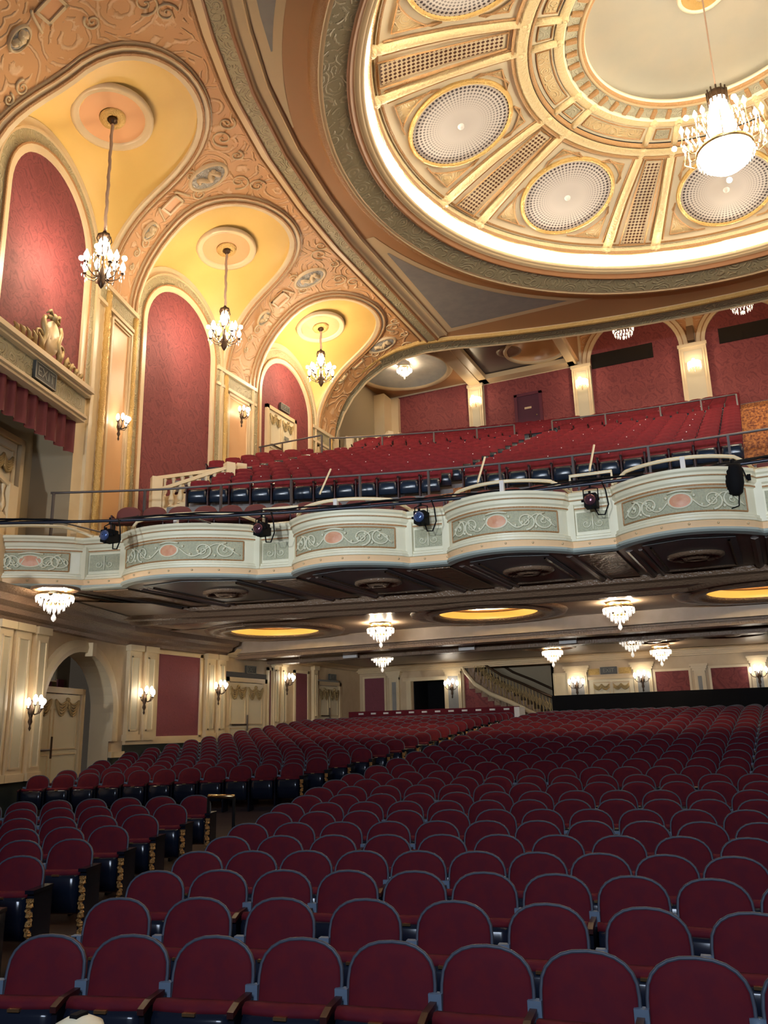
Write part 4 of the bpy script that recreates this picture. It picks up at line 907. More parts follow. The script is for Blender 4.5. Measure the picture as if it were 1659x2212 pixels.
for k in range(8):
    am = A0+k*pi/4
    # perforated disc
    r0 = 6.7; sl = (dz(r0+.8)-dz(r0-.8))/1.6; t = thing('perforated_disc', 'round perforated grey disc with gold rim in the dome, panel facing %s' % ['the left wall', 'the rear left corner', 'the rear wall', 'the rear right corner', 'the right wall', 'the stage right corner', 'the stage', 'the stage left corner'][(k-0) % 8 if False else [0, 7, 6, 5, 4, 3, 2, 1][k]], 'ceiling grille', (DC[0]+r0*cos(am), DC[1]+r0*sin(am), dz(r0)-.03))
    mt = Matrix.Rotation(am, 4, 'Z')@Matrix.Rotation(-math.atan(sl), 4, 'Y')
    MB().lathe([(1.44, -.02), (1.44, -.10), (1.52, -.12), (1.56, -.06), (1.58, 0)], (0, 0, 0), 48, sy=.98).tf(mt).build('disc_rim', 'gold', t, True)
    d_ = MB().lathe([(1.45, -.05), (.9, -.06), (.3, -.07), (.01, -.07)], (0, 0, 0), 48, sy=.98).build('disc', 'disc', t); d_.rotation_euler = mt.to_euler()
    MB().sphere((0, 0, -.08), .10, 10, 6).tf(mt).build('centre_boss', 'white', t, True)
    # four corner fields
    g = MB(); g2 = MB(); cx_, cy_ = DC[0]+r0*cos(am), DC[1]+r0*sin(am)
    for (ra, leg1, leg2, sg) in ((8.12, 1.15, 1.25, 1), (8.12, 1.15, 1.25, -1), (5.2, .75, .75, 1), (5.2, .75, .75, -1)):
        rin = -1 if ra > 6 else 1; w1 = .24; ha = radians(22.5)-HALF
        c0 = polar(ra, am+sg*(ha-(.42)/ra), -.035); P1 = polar(ra, am+sg*(ha-(.42+leg1)/ra), -.035); rb = ra+rin*leg2; P2 = polar(rb, am+sg*(ha-.42/rb), -.035)
        a1 = atan2(P1.y-cy_, P1.x-cx_); a2 = atan2(P2.y-cy_, P2.x-cx_); d1 = sqrt((P1.x-cx_)**2+(P1.y-cy_)**2); d2 = sqrt((P2.x-cx_)**2+(P2.y-cy_)**2)
        da = (a2-a1+pi) % (2*pi)-pi; pts = [c0, P1]
        for q in range(1, 8):
            u = q/8; L = max(1.72, lerp(d1, d2, u)-.30*sin(pi*u)); aa = a1+da*u; x_, y_ = cx_+L*cos(aa), cy_+L*sin(aa); rr_ = sqrt((x_-DC[0])**2+(y_-DC[1])**2); pts.append(V((x_, y_, dz(rr_)-.035)))
        pts.append(P2); g.add(pts, [(0, q+1, q+2) for q in range(len(pts)-2)])
        g2.tube([p+V((0, 0, -.01)) for p in pts], .028, 4, True)
    S_ = struct(g, 'trim', 'domefill', label='gold relief corner field beside a perforated disc'); g2.build('field_edge', 'domebr', S_)
    # outer frame line of the disc panel
    # rib pair and grille between
    ar = am+radians(22.5)
    for s in (-1, 1):
        a = ar+s*HALF
        g = MB(); rr = [8.6, 8.3, 7.8, 7.2, 6.6, 6, 5.4, 4.8]
        rows = []
        for r in rr:
            hw = .17-.05*(8.6-r)/3.8; tv = V((-sin(a), cos(a), 0)); c0 = V((DC[0]+r*cos(a), DC[1]+r*sin(a), dz(min(r, 8.5))))
            rows.append([c0+tv*hw*u+V((0, 0, h)) for u, h in ((-1.0, 0), (-.9, -.07), (-.5, -.12), (0, -.14), (.5, -.12), (.9, -.07), (1, 0))])
        g.strip(rows); S_ = struct(g, 'trim', 'domeg', True, 'gold radial rib of the dome')
        g = MB()
        for u in (-1.25, 1.25): g.tube([V((DC[0]+r*cos(a)-sin(a)*u*(.17-.05*(8.6-r)/3.8), DC[1]+r*sin(a)+cos(a)*u*(.17-.05*(8.6-r)/3.8), dz(min(r, 8.5))-.02)) for r in rr[1:]], .035, 4)
        g.build('rib_bead', 'domebr', S_)
        g = MB()
        for r, q in ((8.62, .19), (4.7, .15), (3.66, .11)):
            g.lathe([(.01, -.16), (.05, -.15), (.06, -.12), (q*.6, -.13), (q, -.08), (q, 0)], (DC[0]+r*cos(a), DC[1]+r*sin(a), dz(min(r, 8.5))-.04), 12)
        g.build('rib_rosette', 'domeg', S_, True)
        g = MB(); g.tube([V((DC[0]+r*cos(a), DC[1]+r*sin(a), dz(r)-.05)) for r in (4.5, 4.1, 3.7)], .1, 6); g.build('inner_rib', 'domeg', S_, True)
    g = MB(); rows = []; ri = [8.35-.2*i for i in range(17)]
    for r in ri:
        ha = HALF*.40*(1.0) ; rows.append([polar(r, ar+u*ha*1.05, -.03) for u in (-1, -.5, 0, .5, 1)])
    g.strip(rows); o = g.build('radial_grille', 'grille', None); 
    o.data.transform(Matrix.Translation((-DC[0], -DC[1], 0))); o.data.transform(Matrix.Rotation(-ar, 4, 'Z')); o.location = (*DC, 0); o.rotation_euler = (0, 0, ar)
    tag(o, 'long perforated tan grille between the dome ribs %s' % ['left of the rear left disc', 'left of the rear disc', 'right of the rear disc', 'toward the right wall', 'toward the stage right side', 'right of the stage disc', 'left of the stage disc', 'toward the upper left'][[0, 7, 6, 5, 4, 3, 2, 1][k]], 'ceiling grille')
    g = MB()
    ha = HALF*.52; g.tube([polar(8.42, ar-ha, -.03), polar(8.42, ar+ha, -.03), polar(5.05, ar+ha, -.03), polar(5.05, ar-ha, -.03)], .03, 4, True); struct(g, 'trim', 'domebr', label='edge line around a dome grille')
    # inner coffers
    g = MB(); 
    for (a0, a1, mt_) in ((am-radians(22.5)+HALF+.05, am+radians(22.5)-HALF-.05, 'domefill'), (ar-HALF+.045, ar+HALF-.045, 'domegrn')):
        g = MB(); n = 8; g.strip([[polar(r, lerp(a0, a1, i/n), -.03) for i in range(n+1)] for r in (4.25, 3.95)]); S_ = struct(g, 'trim', mt_, label='relief coffer of the inner dome ring')
        g = MB(); g.tube([polar(4.28, lerp(a0, a1, i/n), -.03) for i in range(n+1)]+[polar(3.9, lerp(a1, a0, i/n), -.03) for i in range(n+1)], .025, 4, True); g.build('coffer_line', 'domebr', S_)
g = MB()
for k in range(48):
    a = 2*pi*k/48; c, s = cos(a), sin(a)
    P = []
    for z in (-.07, .03):
        for r, u in ((3.5, -.06), (3.22, -.055), (3.22, .055), (3.5, .06)): P.append((DC[0]+r*c-s*u, DC[1]+r*s+c*u, dz(r)+z))
    g.hexa(P)
struct(g, 'trim', 'domebr', label='ring of brown dentils around the oculus')
t = thing('oculus_medallion', 'round gilded medallion at the top of the dome', 'ceiling medallion', (DC[0], DC[1], 18.22))
MB().lathe([(.62, .05), (.6, -.04), (.52, -.04), (.5, 0)], (0, 0, 0), 32).build('medallion_ring', 'domec', t, True); MB().lathe([(.51, -.01), (.01, -.03)], (0, 0, 0), 32).build('medallion_field', 'gold', t)
MB().lathe([(.2, -.02), (.16, -.1), (.05, -.16), (.01, -.16)], (0, 0, 0), 12).build('medallion_boss', 'brassm', t, True)
# hidden lamps in the dome trough
t = thing('dome_cove_lamps', 'ring of hidden lamps in the trough around the dome', 'cove light', (*DC, 0))
MB().lathe([(9.30, 15.76), (9.38, 15.86), (9.36, 15.95)], (0, 0, 0), 96).build('lamp_strip', 'cove', t, True)
for k in range(24):
    a = 2*pi*k/24; point('dome_cove_lamp', (9.0*cos(a), 9.0*sin(a), 15.82), 230, (1, .88, .68), .12, t)
# spandrel panels
def spandrel(y0, y1, r0, inset, mat, z, lab, parent=None):
    L = []; Rr = []; n = 40
    for i in range(n+1):
        y = lerp(y0, y1, i/n); xl = xr(y)+.74+inset*1.2; d = r0+inset
        if abs(y-DC[1]) < d: xrr = DC[0]-sqrt(d*d-(y-DC[1])**2)
        else: xrr = 3.0
        xrr = min(xrr, DC[0])
        if xl < xrr-.02: L.append((xl, y, z)); Rr.append((xrr, y, z))
    if len(L) < 2: return None
    g = MB(); g.strip([L, Rr]); return struct(g, 'trim', mat, label=lab)
for (y0, y1) in ((8, 18), (21.5, 28.9)):
    spandrel(y0, y1, 10.72, .02, 'creamd', ZCE-.012, 'cream border of a ceiling spandrel'); spandrel(y0, y1-.28, 10.72, .24, 'greyblue', ZCE-.02, 'grey blue ceiling spandrel')
# thin tapering panel between the dome and the rear beam
g = MB(); L = []; Rr = []
for i in range(30):
    x = -8.6+.28*i; yb = ybeam(x)-.95; yt = DC[1]+sqrt(max(10.95**2-(x-DC[0])**2, 0))
    if yb > yt: L.append((x, yt, ZCE-.02)); Rr.append((x, yb, ZCE-.02))
# rib along the ceiling edge (bead, cream, carved band, cream, bead)
ysr = [7+.4*i for i in range(57)]; ysr = [y for y in ysr if y < 29.2]
def ribpt(y, o, z):
    d = .05; t = V((xr(y+d)-xr(y-d), 2*d, 0)).normalized(); n = V((t.y, -t.x, 0)); return V((xr(y), y, z))+n*o
for prof, mat, lab in (([(-.55, 15.50), (-.55, 15.42), (-.48, 15.40), (-.44, 15.44)], 'brownz', 'outer brown bead of the ceiling rib'), ([(-.44, 15.44), (-.24, 15.38)], 'creamd', 'outer cream band of the ceiling rib'),
    ([(-.24, 15.38), (-.22, 15.30), (-.17, 15.29), (-.15, 15.34)], 'brown', 'dark bead of the ceiling rib'), ([(-.15, 15.34), (.22, 15.34)], 'green', 'carved green band of the ceiling rib'),
    ([(.22, 15.34), (.24, 15.28), (.30, 15.28), (.32, 15.36)], 'brown', 'inner dark bead of the ceiling rib'), ([(.32, 15.36), (.36, 15.42), (.62, 15.44), (.66, 15.40), (.70, 15.50)], 'creamd', 'inner cream band of the ceiling rib')):
    g = MB(); g.strip([[ribpt(y, o, z) for o, z in prof] for y in ysr]); struct(g, 'trim', mat, False, lab)
# rear arch beam
AP = [(-16.0, 7.0), (-16.0, 10.0), (-16.0, 11.8), (-15.85, 12.5), (-15.55, 13.2), (-15.1, 13.85), (-14.5, 14.4), (-13.7, 14.83), (-12.8, 15.05), (-11.8, 15.12), (-10.5, 15.12)]+[(-10+1.0*i, 15.1) for i in range(22)]
def beamrow(prof):
    rows = []
    for i, (x, z) in enumerate(AP):
        a = AP[max(i-1, 0)]; b = AP[min(i+1, len(AP)-1)]; t = V((b[0]-a[0], 0, b[1]-a[1])).normalized(); up = V((-t.z, 0, t.x))
        y = ybeam(max(x, -11.2))
        rows.append([V((x, y+dy, z))+up*(h+.22) for dy, h in prof])
    return rows
for prof, mat, lab in (([(-.25, .42), (-.25, .30), (-.12, .24), (-.12, .10)], 'creamd', 'cream face of the great rear arch'), ([(-.16, .13), (-.10, .02), (-.02, .0)], 'gold', 'gilded rope edge of the great rear arch'),
    ([(-.02, 0), (.05, .04), (.58, .04), (.66, 0)], 'greend', 'carved olive soffit of the great rear arch'), ([(.66, 0), (.74, -.03), (.78, .1), (.78, .6)], 'creamd', 'rear cream edge of the great rear arch')):
    g = MB(); g.strip(beamrow(prof)); struct(g, 'trim', mat, False, lab)
g = MB(); rows = beamrow([(.78, 0), (.78, .5)]); rows = [[a, V((a.x, a.y, 17.6))] for a, b in rows if a.z > 12]; g.strip(rows); struct(g, 'wall_beam_back', 'orangep')
# cream band on the cove beside the arch
g = MB(); g.strip(beamrow([(-.5, .36), (-.25, .36)])); struct(g, 'trim', 'creamd', label='cream band in front of the great rear arch')

# ================================================================== UPPER BALCONY REAR
YU = 38.0; ZR = 17.3
m = MB(); m.box(-17.6, 18, YU, YU+.2, 11, 20.5); struct(m, 'wall_rear_upper', 'cream')
m = MB(); m.box(-17.8, -17.6, 29.5, YU, 9, 20); m.box(-17.6, -16, 29.9, 30.0, 9, 17); struct(m, 'wall_left_rear', 'dimcream')
m = MB(); m.box(17, 17.2, 29.5, YU, 9, 20); struct(m, 'wall_right_rear', 'redb')
for x0, x1, z1 in ((-17.3, -12.75, 17.2), (-11.9, -7.35, 16.95)):
    m = MB(); m.box(x0, x1, YU-.04, YU, 11.5, z1); struct(m, 'trim', 'redb', label='red damask field of the upper rear wall')
def upil(x0, x1, z1, lab):
    m = MB(); m.box(x0, x1, YU-.25, YU, 13.9, z1); m.box(x0-.06, x1+.06, YU-.3, YU, z1-.16, z1); m.box(x0+.08, x0+.12, YU-.28, YU-.25, 14.1, z1-.3); m.box(x1-.12, x1-.08, YU-.28, YU-.25, 14.1, z1-.3); m.box(x0-.02, x0+.02, YU-.28, YU-.2, 13.9, z1); m.box(x1-.02, x1+.02, YU-.28, YU-.2, 13.9, z1)
    P = struct(m, 'trim', 'cream', label=lab); MB().box(x0+.18, x1-.18, YU-.27, YU-.25, 14.1, z1-.35).build('sunk_panel', 'palegrn', P)
upil(-12.68, -11.95, 17.0, 'lit pilaster left of the upper rear door'); upil(-7.35, -6.5, 16.9, 'lit pilaster between the door and the first rear arch'); upil(-2.4, -1.25, 16.85, 'lit pilaster between the two rear arches'); upil(2.05, 3.2, 16.85, 'lit pilaster right of the second rear arch')
m = MB(); m.box(-17.6, -17.0, YU-1.2, YU-.05, 11.5, 17.1); m.box(-17.5, -16.6, YU-.3, YU, 11.5, 17.1); struct(m, 'trim', 'creamd', label='corner pilaster of the upper rear wall')
m = MB(); m.box(-10.2, -9.1, YU-.12, YU, 13.2, 15.9); D8 = struct(m, 'door_8', mk('maroon_door', (.07, .014, .03), .5)); g = MB()
for a in ((-10.35, -10.2, 13.2, 16.02), (-9.1, -8.95, 13.2, 16.02), (-10.35, -8.95, 15.9, 16.05)): g.box(a[0], a[1], YU-.16, YU, a[2], a[3])
g.build('door_moulding', mk('maroon_frame', (.11, .02, .035), .5), D8); MB().box(-9.85, -9.5, YU-.13, YU-.12, 15.2, 15.3).build('door_plate', 'creamd', D8); MB().sphere((-9.25, YU-.15, 14.8), .04).build('door_handle', 'brassm', D8)
for (c, r) in ((-4.42, 2.05), (.40, 1.65)):
    z0 = 16.85; m = MB(); P = [(c-r, 12)]+[(c-r*cos(pi*i/24), z0+r*sin(pi*i/24)) for i in range(25)]+[(c+r, 12)]
    m.add([(c, YU-.05, 15)]+[(x, YU-.05, z) for x, z in P], [(0, k, k+1) for k in range(1, len(P))]+[(0, len(P), 1)]); S_ = struct(m, 'trim', 'redb', label='red damask arch of the upper rear wall')
    for d0, d1, o, mt_ in ((0, .16, .16, 'cream'), (.16, .20, .20, 'brownz'), (.20, .38, .12, 'cream'), (.38, .41, .16, 'brownz')):
        g = MB(); g.strip([[(c-(r+d)*cos(pi*i/24), YU-oo, z0+(r+d)*sin(pi*i/24)) for i in range(25)] for d, oo in ((d0, 0), (d0, o), (d1, o), (d1, 0))]); g.build('arch_moulding', mt_, S_)
    m = MB(); X0, X1 = (-6.42, -3.55) if c < -2 else (-.65, 2.0); m.box(X0, X1, YU-.10, YU-.04, 16.62, 17.36); W_ = struct(m, 'window_%d' % (1 if c < -2 else 2), mk('booth_glass', (.01, .012, .012), .08), label='long dark projection booth window in the red arch')
    g = MB()
    for i in range(5): g.sphere((X0+(X1-X0)*(.58+.045*i), YU-.11, 16.72+.03*sin(i)), .035, 6, 4)
    g.build('lamp_reflections', 'crystal', W_) if False else None
    m = MB(); m.add([(c-r-.4, YU-.03, 16.9), (c+r+.4, YU-.03, 16.9), (c+r+.4, YU-.03, 19.6), (c-r-.4, YU-.03, 19.6)], [(0, 1, 2, 3)]); struct(m, 'trim', 'orange', label='orange spandrel around a rear arch')
m = MB(); m.box(-1.98, -1.68, YU-.32, YU+.05, 17.0, 17.7); tag(m.build('pier_speaker', mk('brown_grille', (.16, .09, .04), .6)), 'narrow brown speaker grille on the pier between the rear arches', 'speaker')
# rear ceilings
m = MB(); ringhole(m, -15.1, 35.1, 2.15, -17.6, -12.0, 30, YU, ZR); struct(m, 'ceiling_4', 'orangep', label='ochre ceiling over the rear left corner')
m = MB(); m.lathe([(2.15, 0), (2.2, -.08), (2.35, -.1), (2.45, 0)], (-15.1, 35.1, ZR), 48); struct(m, 'trim', 'creamd', True, 'cream ring of the rear left saucer')
m = MB(); m.lathe([(2.15, 0), (2.0, .25), (1.2, .4), (.01, .45)], (-15.1, 35.1, ZR), 48); struct(m, 'ceiling_saucer', 'greyblue', True, 'grey saucer recess in the rear left ceiling')
m = MB(); m.box(-12.6, -12.0, 30, YU, 16.95, 17.4); m.box(-12.72, -12.6, 30, YU, 17.1, 17.4); m.box(-12.0, -11.88, 30, YU, 17.1, 17.4); struct(m, 'trim', 'creamd', label='cream ceiling beam over the rear left pilaster')
m = MB(); ringhole(m, -8.6, 35.9, 1.38, -12, -7.0, 30, YU, ZR); struct(m, 'ceiling_5', 'dark', label='dark coffered ceiling over the rear door')
m = MB(); wz = ZR-.1
for a in ((-12, -7.2, YU-.6, YU), (-12, -11.6, 30, YU), (-7.5, -7.1, 30, YU)): m.box(a[0], a[1], a[2], a[3], 17.0, 17.25)
struct(m, 'trim', 'creamd', label='cream frame of the rear dark coffer')
m = MB(); m.lathe([(.6, 0), (.58, -.04), (.4, -.05), (.3, -.02), (.01, -.04)], (-9.8, 35.5, ZR), 24); struct(m, 'trim', 'ucb', True, 'round boss in the dark rear coffer')
m = MB(); m.lathe([(1.55, 0), (1.5, -.08), (1.38, -.08), (1.34, .02)], (-8.6, 35.9, ZR), 36); m2 = MB().lathe([(1.38, 0), (1.3, .35), (.9, .8), (.4, 1.05), (.01, 1.1)], (-8.6, 35.9, ZR), 36); S_ = struct(m, 'trim', 'creamd', True, 'cream ring of the shell niche'); m2.build('niche_shell', 'peach', S_, True)
m = MB(); m.add([(-7, 30, 19.2), (18, 30, 19.2), (18, YU, 19.2), (-7, YU, 19.2)], [(0, 1, 2, 3)]); m.box(-7.1, -7, 30, YU, 17.2, 19.3); struct(m, 'ceiling_6', 'orangep', label='ochre ceiling above the rear arches')

# ================================================================== RIGHT SIDE ENCLOSURE
m = MB(); m.add([(16.8, 8, -3), (16.8, 32, -3), (16.8, 32, 12.2), (16.8, 8, 12.2)], [(0, 1, 2, 3)]); struct(m, 'wall_right', 'wallbeige')
m = MB(); m.strip([[(2*AX-CV(y, ph).x, y, CV(y, ph).z) for ph in [pi/2*i/8 for i in range(9)]] for y in range(8, 31, 2)]); struct(m, 'ceiling_cove_right', 'orangep')

# ================================================================== LAMPS
def flame(mb, p, s=1): mb.lathe([(.012*s, -.05*s), (.032*s, -.01*s), (.036*s, .02*s), (.02*s, .06*s), (.004, .10*s)], p, 6)
def hanging(i, p, ztop, label):
    x, y, z = p; t = thing('hanging_chandelier', label, 'chandelier', (x, y, ztop), 0, None)
    L = z-ztop
    MB().lathe([(.10, L-.02), (.12, L-.08), (.05, L-.15), (.02, L-.2)], (0, 0, 0), 12).build('canopy', 'bronze', t, True)
    m = MB(); n = int(L/.12); m.tube([(0.012*sin(k*1.3), 0, .05+(L-.1)*k/n) for k in range(n+1)], [.035+.008*(k % 2) for k in range(n+1)], 6); m.build('chain', 'chain', t, True)
    m = MB()
    for k in range(6):
        a = k*pi/3; m.tube([(.16*cos(a)*s, .16*sin(a)*s, zz) for s, zz in ((.2, .02), (.9, -.05), (1.1, -.18), (.7, -.3), (.9, -.45), (.6, -.62))], .014, 5)
    m.lathe([(.02, .08), (.05, .04), (.03, 0), (.12, -.04), (.14, -.08), (.04, -.12)], (0, 0, 0), 12); m.build('crown_frame', 'bronze', t, True)
    m = MB(); m.lathe([(.03, -.05), (.12, -.2), (.15, -.35), (.10, -.5), (.03, -.6)], (0, 0, 0), 12); m.build('glass_body', 'crystal', t, True)
    m = MB(); m.lathe([(.02, -.6), (.03, -.9), (.08, -1.0), (.12, -1.12), (.08, -1.22), (.10, -1.30), (.05, -1.40), (.01, -1.46)], (0, 0, 0), 12); m.build('stem', 'bronze', t, True)
    A = MB(); Bm = MB(); C = MB()
    for k in range(10):
        a = k*2*pi/10+.2; c, s = cos(a), sin(a); r1 = .46 if k % 2 else .36; zt = -.86 if k % 2 else -.70
        A.tube([(c*r, s*r, zz) for r, zz in ((.06, -1.15), (.2, -1.22), (.34, -1.16), (r1, -1.02), (r1, zt-.12))], .013, 5)
        A.lathe([(.01, 0), (.05, .01), (.055, .03), (.02, .03)], (c*r1, s*r1, zt-.14), 8)
        Bm.tube([(c*r1, s*r1, zt-.12), (c*r1, s*r1, zt-.03)], .016, 6); flame(Bm, (c*r1, s*r1, zt+.02), 1.9)
        for q in range(5):
            aa = a+.12*(q-2); rr = r1+.05*cos(q*2.2); zq = zt-.18-.07*(q % 3); C.lathe([(.004, .035), (.016, 0), (.004, -.045)], (rr*cos(aa), rr*sin(aa), zq), 5)
        for q in range(6):
            u = q/5; C.lathe([(.004, .03), (.014, 0), (.004, -.035)], (c*lerp(.12, r1, u), s*lerp(.12, r1, u), lerp(-.35, zt-.08, u)-.10*sin(pi*u)), 5)
    A.build('arms', 'bronze', t, True); Bm.build('candle_bulbs', 'bulb', t, True); C.build('crystal_drops', 'crystal', t)
    for k in range(4): point('chandelier_light', (.50*cos(k*pi/2+.5), .50*sin(k*pi/2+.5), -.66), 108, WARM, .06, t)
    return t
hanging(0, MEDS[0], 11.62, 'large bronze candle chandelier hanging in the vault nearest the stage')
hanging(1, MEDS[1], 12.88, 'bronze candle chandelier hanging in the middle yellow vault')
hanging(2, MEDS[2], 13.98, 'bronze candle chandelier hanging in the farthest yellow vault')

def big_chandelier():
    t = thing('crystal_chandelier', 'huge lit crystal chandelier hanging from the dome', 'chandelier', (DC[0], DC[1], 15.15))
    m = MB(); m.tube([(0, 0, 3.0), (0, 0, .1)], .022, 6); m.build('suspension_rod', 'chain', t)
    m = MB(); m.lathe([(.02, .15), (.05, .05), (.22, .0), (.24, -.10), (.22, -.22)], (0, 0, 0), 16)
    for k in range(12): a = k*pi/6; m.tube([(.22*cos(a), .22*sin(a), -.35), (.235*cos(a), .235*sin(a), .08)], .02, 4)
    m.build('crown', 'bronze', t, True)
    MB().lathe([(.20, -.05), (.21, -.3), (.26, -.7), (.36, -1.1), (.46, -1.5)], (0, 0, 0), 20).build('crystal_cone', 'bulb', t, True)
    MB().lathe([(.46, -1.5), (.62, -1.62), (.64, -1.75), (.55, -1.98), (.36, -2.14), (.15, -2.22), (.01, -2.24)], (0, 0, 0), 24).build('crystal_bowl', 'bulb', t, True)
    m = MB(); m.lathe([(.64, -1.62), (.68, -1.64), (.68, -1.70), (.64, -1.72)], (0, 0, 0), 32); B = MB(); C = MB()
    for k in range(16):
        a = k*2*pi/16; c, s = cos(a), sin(a); r1 = .98 if k % 2 else .78; zt = -1.12 if k % 2 else -.92
        m.tube([(c*r, s*r, z) for r, z in ((.6, -1.66), (.8, -1.72), (.95*r1/.9, -1.5), (r1, zt-.12))], .014, 5)
        B.tube([(c*r1, s*r1, zt-.12), (c*r1, s*r1, zt)], .02, 5); flame(B, (c*r1, s*r1, zt+.05), 1.6)
        for q in range(8): aa = a+.05*(q-4); C.lathe([(.005, .05), (.02, 0), (.005, -.06)], ((r1-.02*q)*cos(aa), (r1-.02*q)*sin(aa), zt-.2-.08*(q % 4)), 5)
        for q in range(6): u = q/5; C.lathe([(.005, .04), (.02, 0), (.005, -.05)], (c*lerp(.3, r1, u), s*lerp(.3, r1, u), lerp(-.7, zt, u)-.12*sin(pi*u)), 5)
    for k in range(40): a = k*2*pi/40; C.lathe([(.005, .05), (.02, 0), (.005, -.08)], (.66*cos(a), .66*sin(a), -1.82), 5)
    m.build('arms', 'brassm', t, True); B.build('candle_bulbs', 'bulb', t, True); C.build('crystal_drops', 'crystal', t)
    for z in (-.5, -1.9): point('chandelier_light', (0, 0, z-.0) if z > -1 else (0, 0, -2.5), 150, (1, .84, .6), .3, t)
    for k in range(6): point('chandelier_light', (1.15*cos(k), 1.15*sin(k), -1.1), 130, (1, .84, .6), .2, t)
big_chandelier()

def flush_crystal(loc, label, r=.42, power=90, plate=.0, lit=True, grp=None):
    t = thing('crystal_ceiling_light', label, 'ceiling light', loc, 0, grp)
    MB().lathe([(max(plate, .30), 0), (max(plate, .30), -.03), (max(plate, .3)-.05, -.05), (.14, -.04), (.1, -.08)], (0, 0, 0), 24).build('ceiling_plate', 'brassm' if plate < .3 else 'ucb', t, True)
    m = MB(); m.lathe([(r*.95, -.10), (r, -.14), (r*.95, -.16), (r*.9, -.13)], (0, 0, 0), 24); m.lathe([(r*.5, -.30), (r*.54, -.33), (r*.5, -.35)], (0, 0, 0), 20); m.build('frame_rings', 'brassm', t, True)
    C = MB()
    for rr, z0, n, ln in ((r, -.2, 22, .09), (r*.78, -.27, 18, .09), (r*.55, -.36, 14, .10), (r*.3, -.42, 8, .10)):
        for k in range(n): a = 2*pi*k/n; C.lathe([(.004, .05), (.02, .01), (.018, -.02), (.004, -ln)], (rr*cos(a), rr*sin(a), z0), 5)
    C.lathe([(.02, -.35), (.03, -.48), (.015, -.52), (.05, -.60), (.045, -.64), (.01, -.68)], (0, 0, 0), 8); C.build('crystal_drops', 'crystal', t)
    B = MB(); 
    for k in range(8): a = k*pi/4; B.sphere((r*.62*cos(a), r*.62*sin(a), -.17), .045, 6, 5)
    B.sphere((0, 0, -.2), .09, 8, 6); B.build('bulbs', 'bulb', t, True)
    for k in range(3): point('ceiling_light_lamp', (r*.75*cos(k*2.1), r*.75*sin(k*2.1), -.13), power/3*1.9, WARM, .05, t)
    return t
flush_crystal((-13.2, 12.35, 2.97), 'crystal ceiling light under the left end of the balcony', .36, 60, .48)
flush_crystal((-9.75, 20.5, 2.85), 'crystal ceiling light between the first two round ceiling wells', .36, 85)
flush_crystal((-3.35, 20.3, 2.85), 'crystal ceiling light right of the middle round ceiling well', .36, 85)
flush_crystal((-12.0, 25.3, 2.55), 'small crystal ceiling light at the rear left of the stalls', .36, 55)
flush_crystal((-3.85, 25.0, 2.55), 'crystal ceiling light nearest the cross beam at the rear right', .34, 60)
flush_crystal((-6.75, 27.3, 2.55), 'crystal ceiling light beside the head of the rear stair', .33, 45)
flush_crystal((-3.55, 28.9, 2.5), 'farthest crystal ceiling light before the rear double doors', .33, 45)
flush_crystal((-15.1, 35.2, 17.55), 'bright round ceiling light in the saucer over the upper left corner', .38, 150)
def basket(loc, label):
    t = thing('crystal_basket_light', label, 'chandelier', loc)
    MB().tube([(0, 0, 0), (0, 0, 2.85)], .02, 5).build('rod', 'bronze', t)
    m = MB(); m.lathe([(.44, .0), (.47, -.03), (.44, -.06)], (0, 0, 0), 24); m.lathe([(.36, -.5), (.39, -.53), (.36, -.56)], (0, 0, 0), 24); m.build('frame_rings', 'bronze', t, True)
    C = MB()
    for rr, z0, n in ((.46, -.1, 24), (.45, -.26, 24), (.42, -.42, 22), (.36, -.60, 18), (.22, -.68, 10)):
        for k in range(n): a = 2*pi*k/n; C.lathe([(.005, .07), (.022, .01), (.005, -.08)], (rr*cos(a), rr*sin(a), z0), 5)
    C.lathe([(.04, -.7), (.06, -.78), (.01, -.86)], (0, 0, 0), 8); C.build('crystal_drops', 'crystal', t)
    B = MB()
    for k in range(10): a = k*pi/5; B.sphere((.40*cos(a), .40*sin(a), .06), .05, 6, 5)
    B.build('bulbs', 'bulb', t, True)
    for k in range(3): point('basket_lamp', (.52*cos(k*2.1+.5), .52*sin(k*2.1+.5), -.15), 55, WARM, .12, t)
basket((-4.17, 33, 16.35), 'crystal basket light in front of the left rear arch'); basket((.42, 33, 16.35), 'crystal basket light in front of the right rear arch')
# sconces
def sconce_mesh():
    t = thing('wall_sconce', 'x', 'wall lamp', (0, 0, 0))   # wall plane x=0, facing +x
    MB().lathe([(.005, -.45), (.03, -.40), (.015, -.34), (.05, -.26), (.03, -.18), (.07, -.06), (.05, .04), (.02, .12), (.035, .16), (.005, .2)], (.07, 0, 0), 8).build('back_plate', 'bronze', t, True)
    A = MB(); B = MB()
    for k, a in enumerate((-1.25, -.6, 0, .6, 1.25)):
        c, s = cos(a), sin(a); r1 = .26 if k % 2 == 0 else .18; z1 = .10 if k % 2 == 0 else .17
        A.tube([(.07+c*r*r1/.26, s*r*r1/.26, z) for r, z in ((.02, -.06), (.1, -.11), (.2, -.08), (.26, z1-.1))], .012, 5)
        A.lathe([(.01, 0), (.035, .01), (.035, .025)], (.07+c*r1, s*r1, z1-.1), 6)
        B.tube([(.07+c*r1, s*r1, z1-.08), (.07+c*r1, s*r1, z1-.01)], .014, 5); B.lathe([(.03, 0), (.05, .02), (.055, .07), (.035, .13), (.005, .16)], (.07+c*r1, s*r1, z1-.02), 6)
    A.build('arms', 'bronze', t, True); B.build('candle_bulbs', 'bulb', t, True)
    return t
SM = None
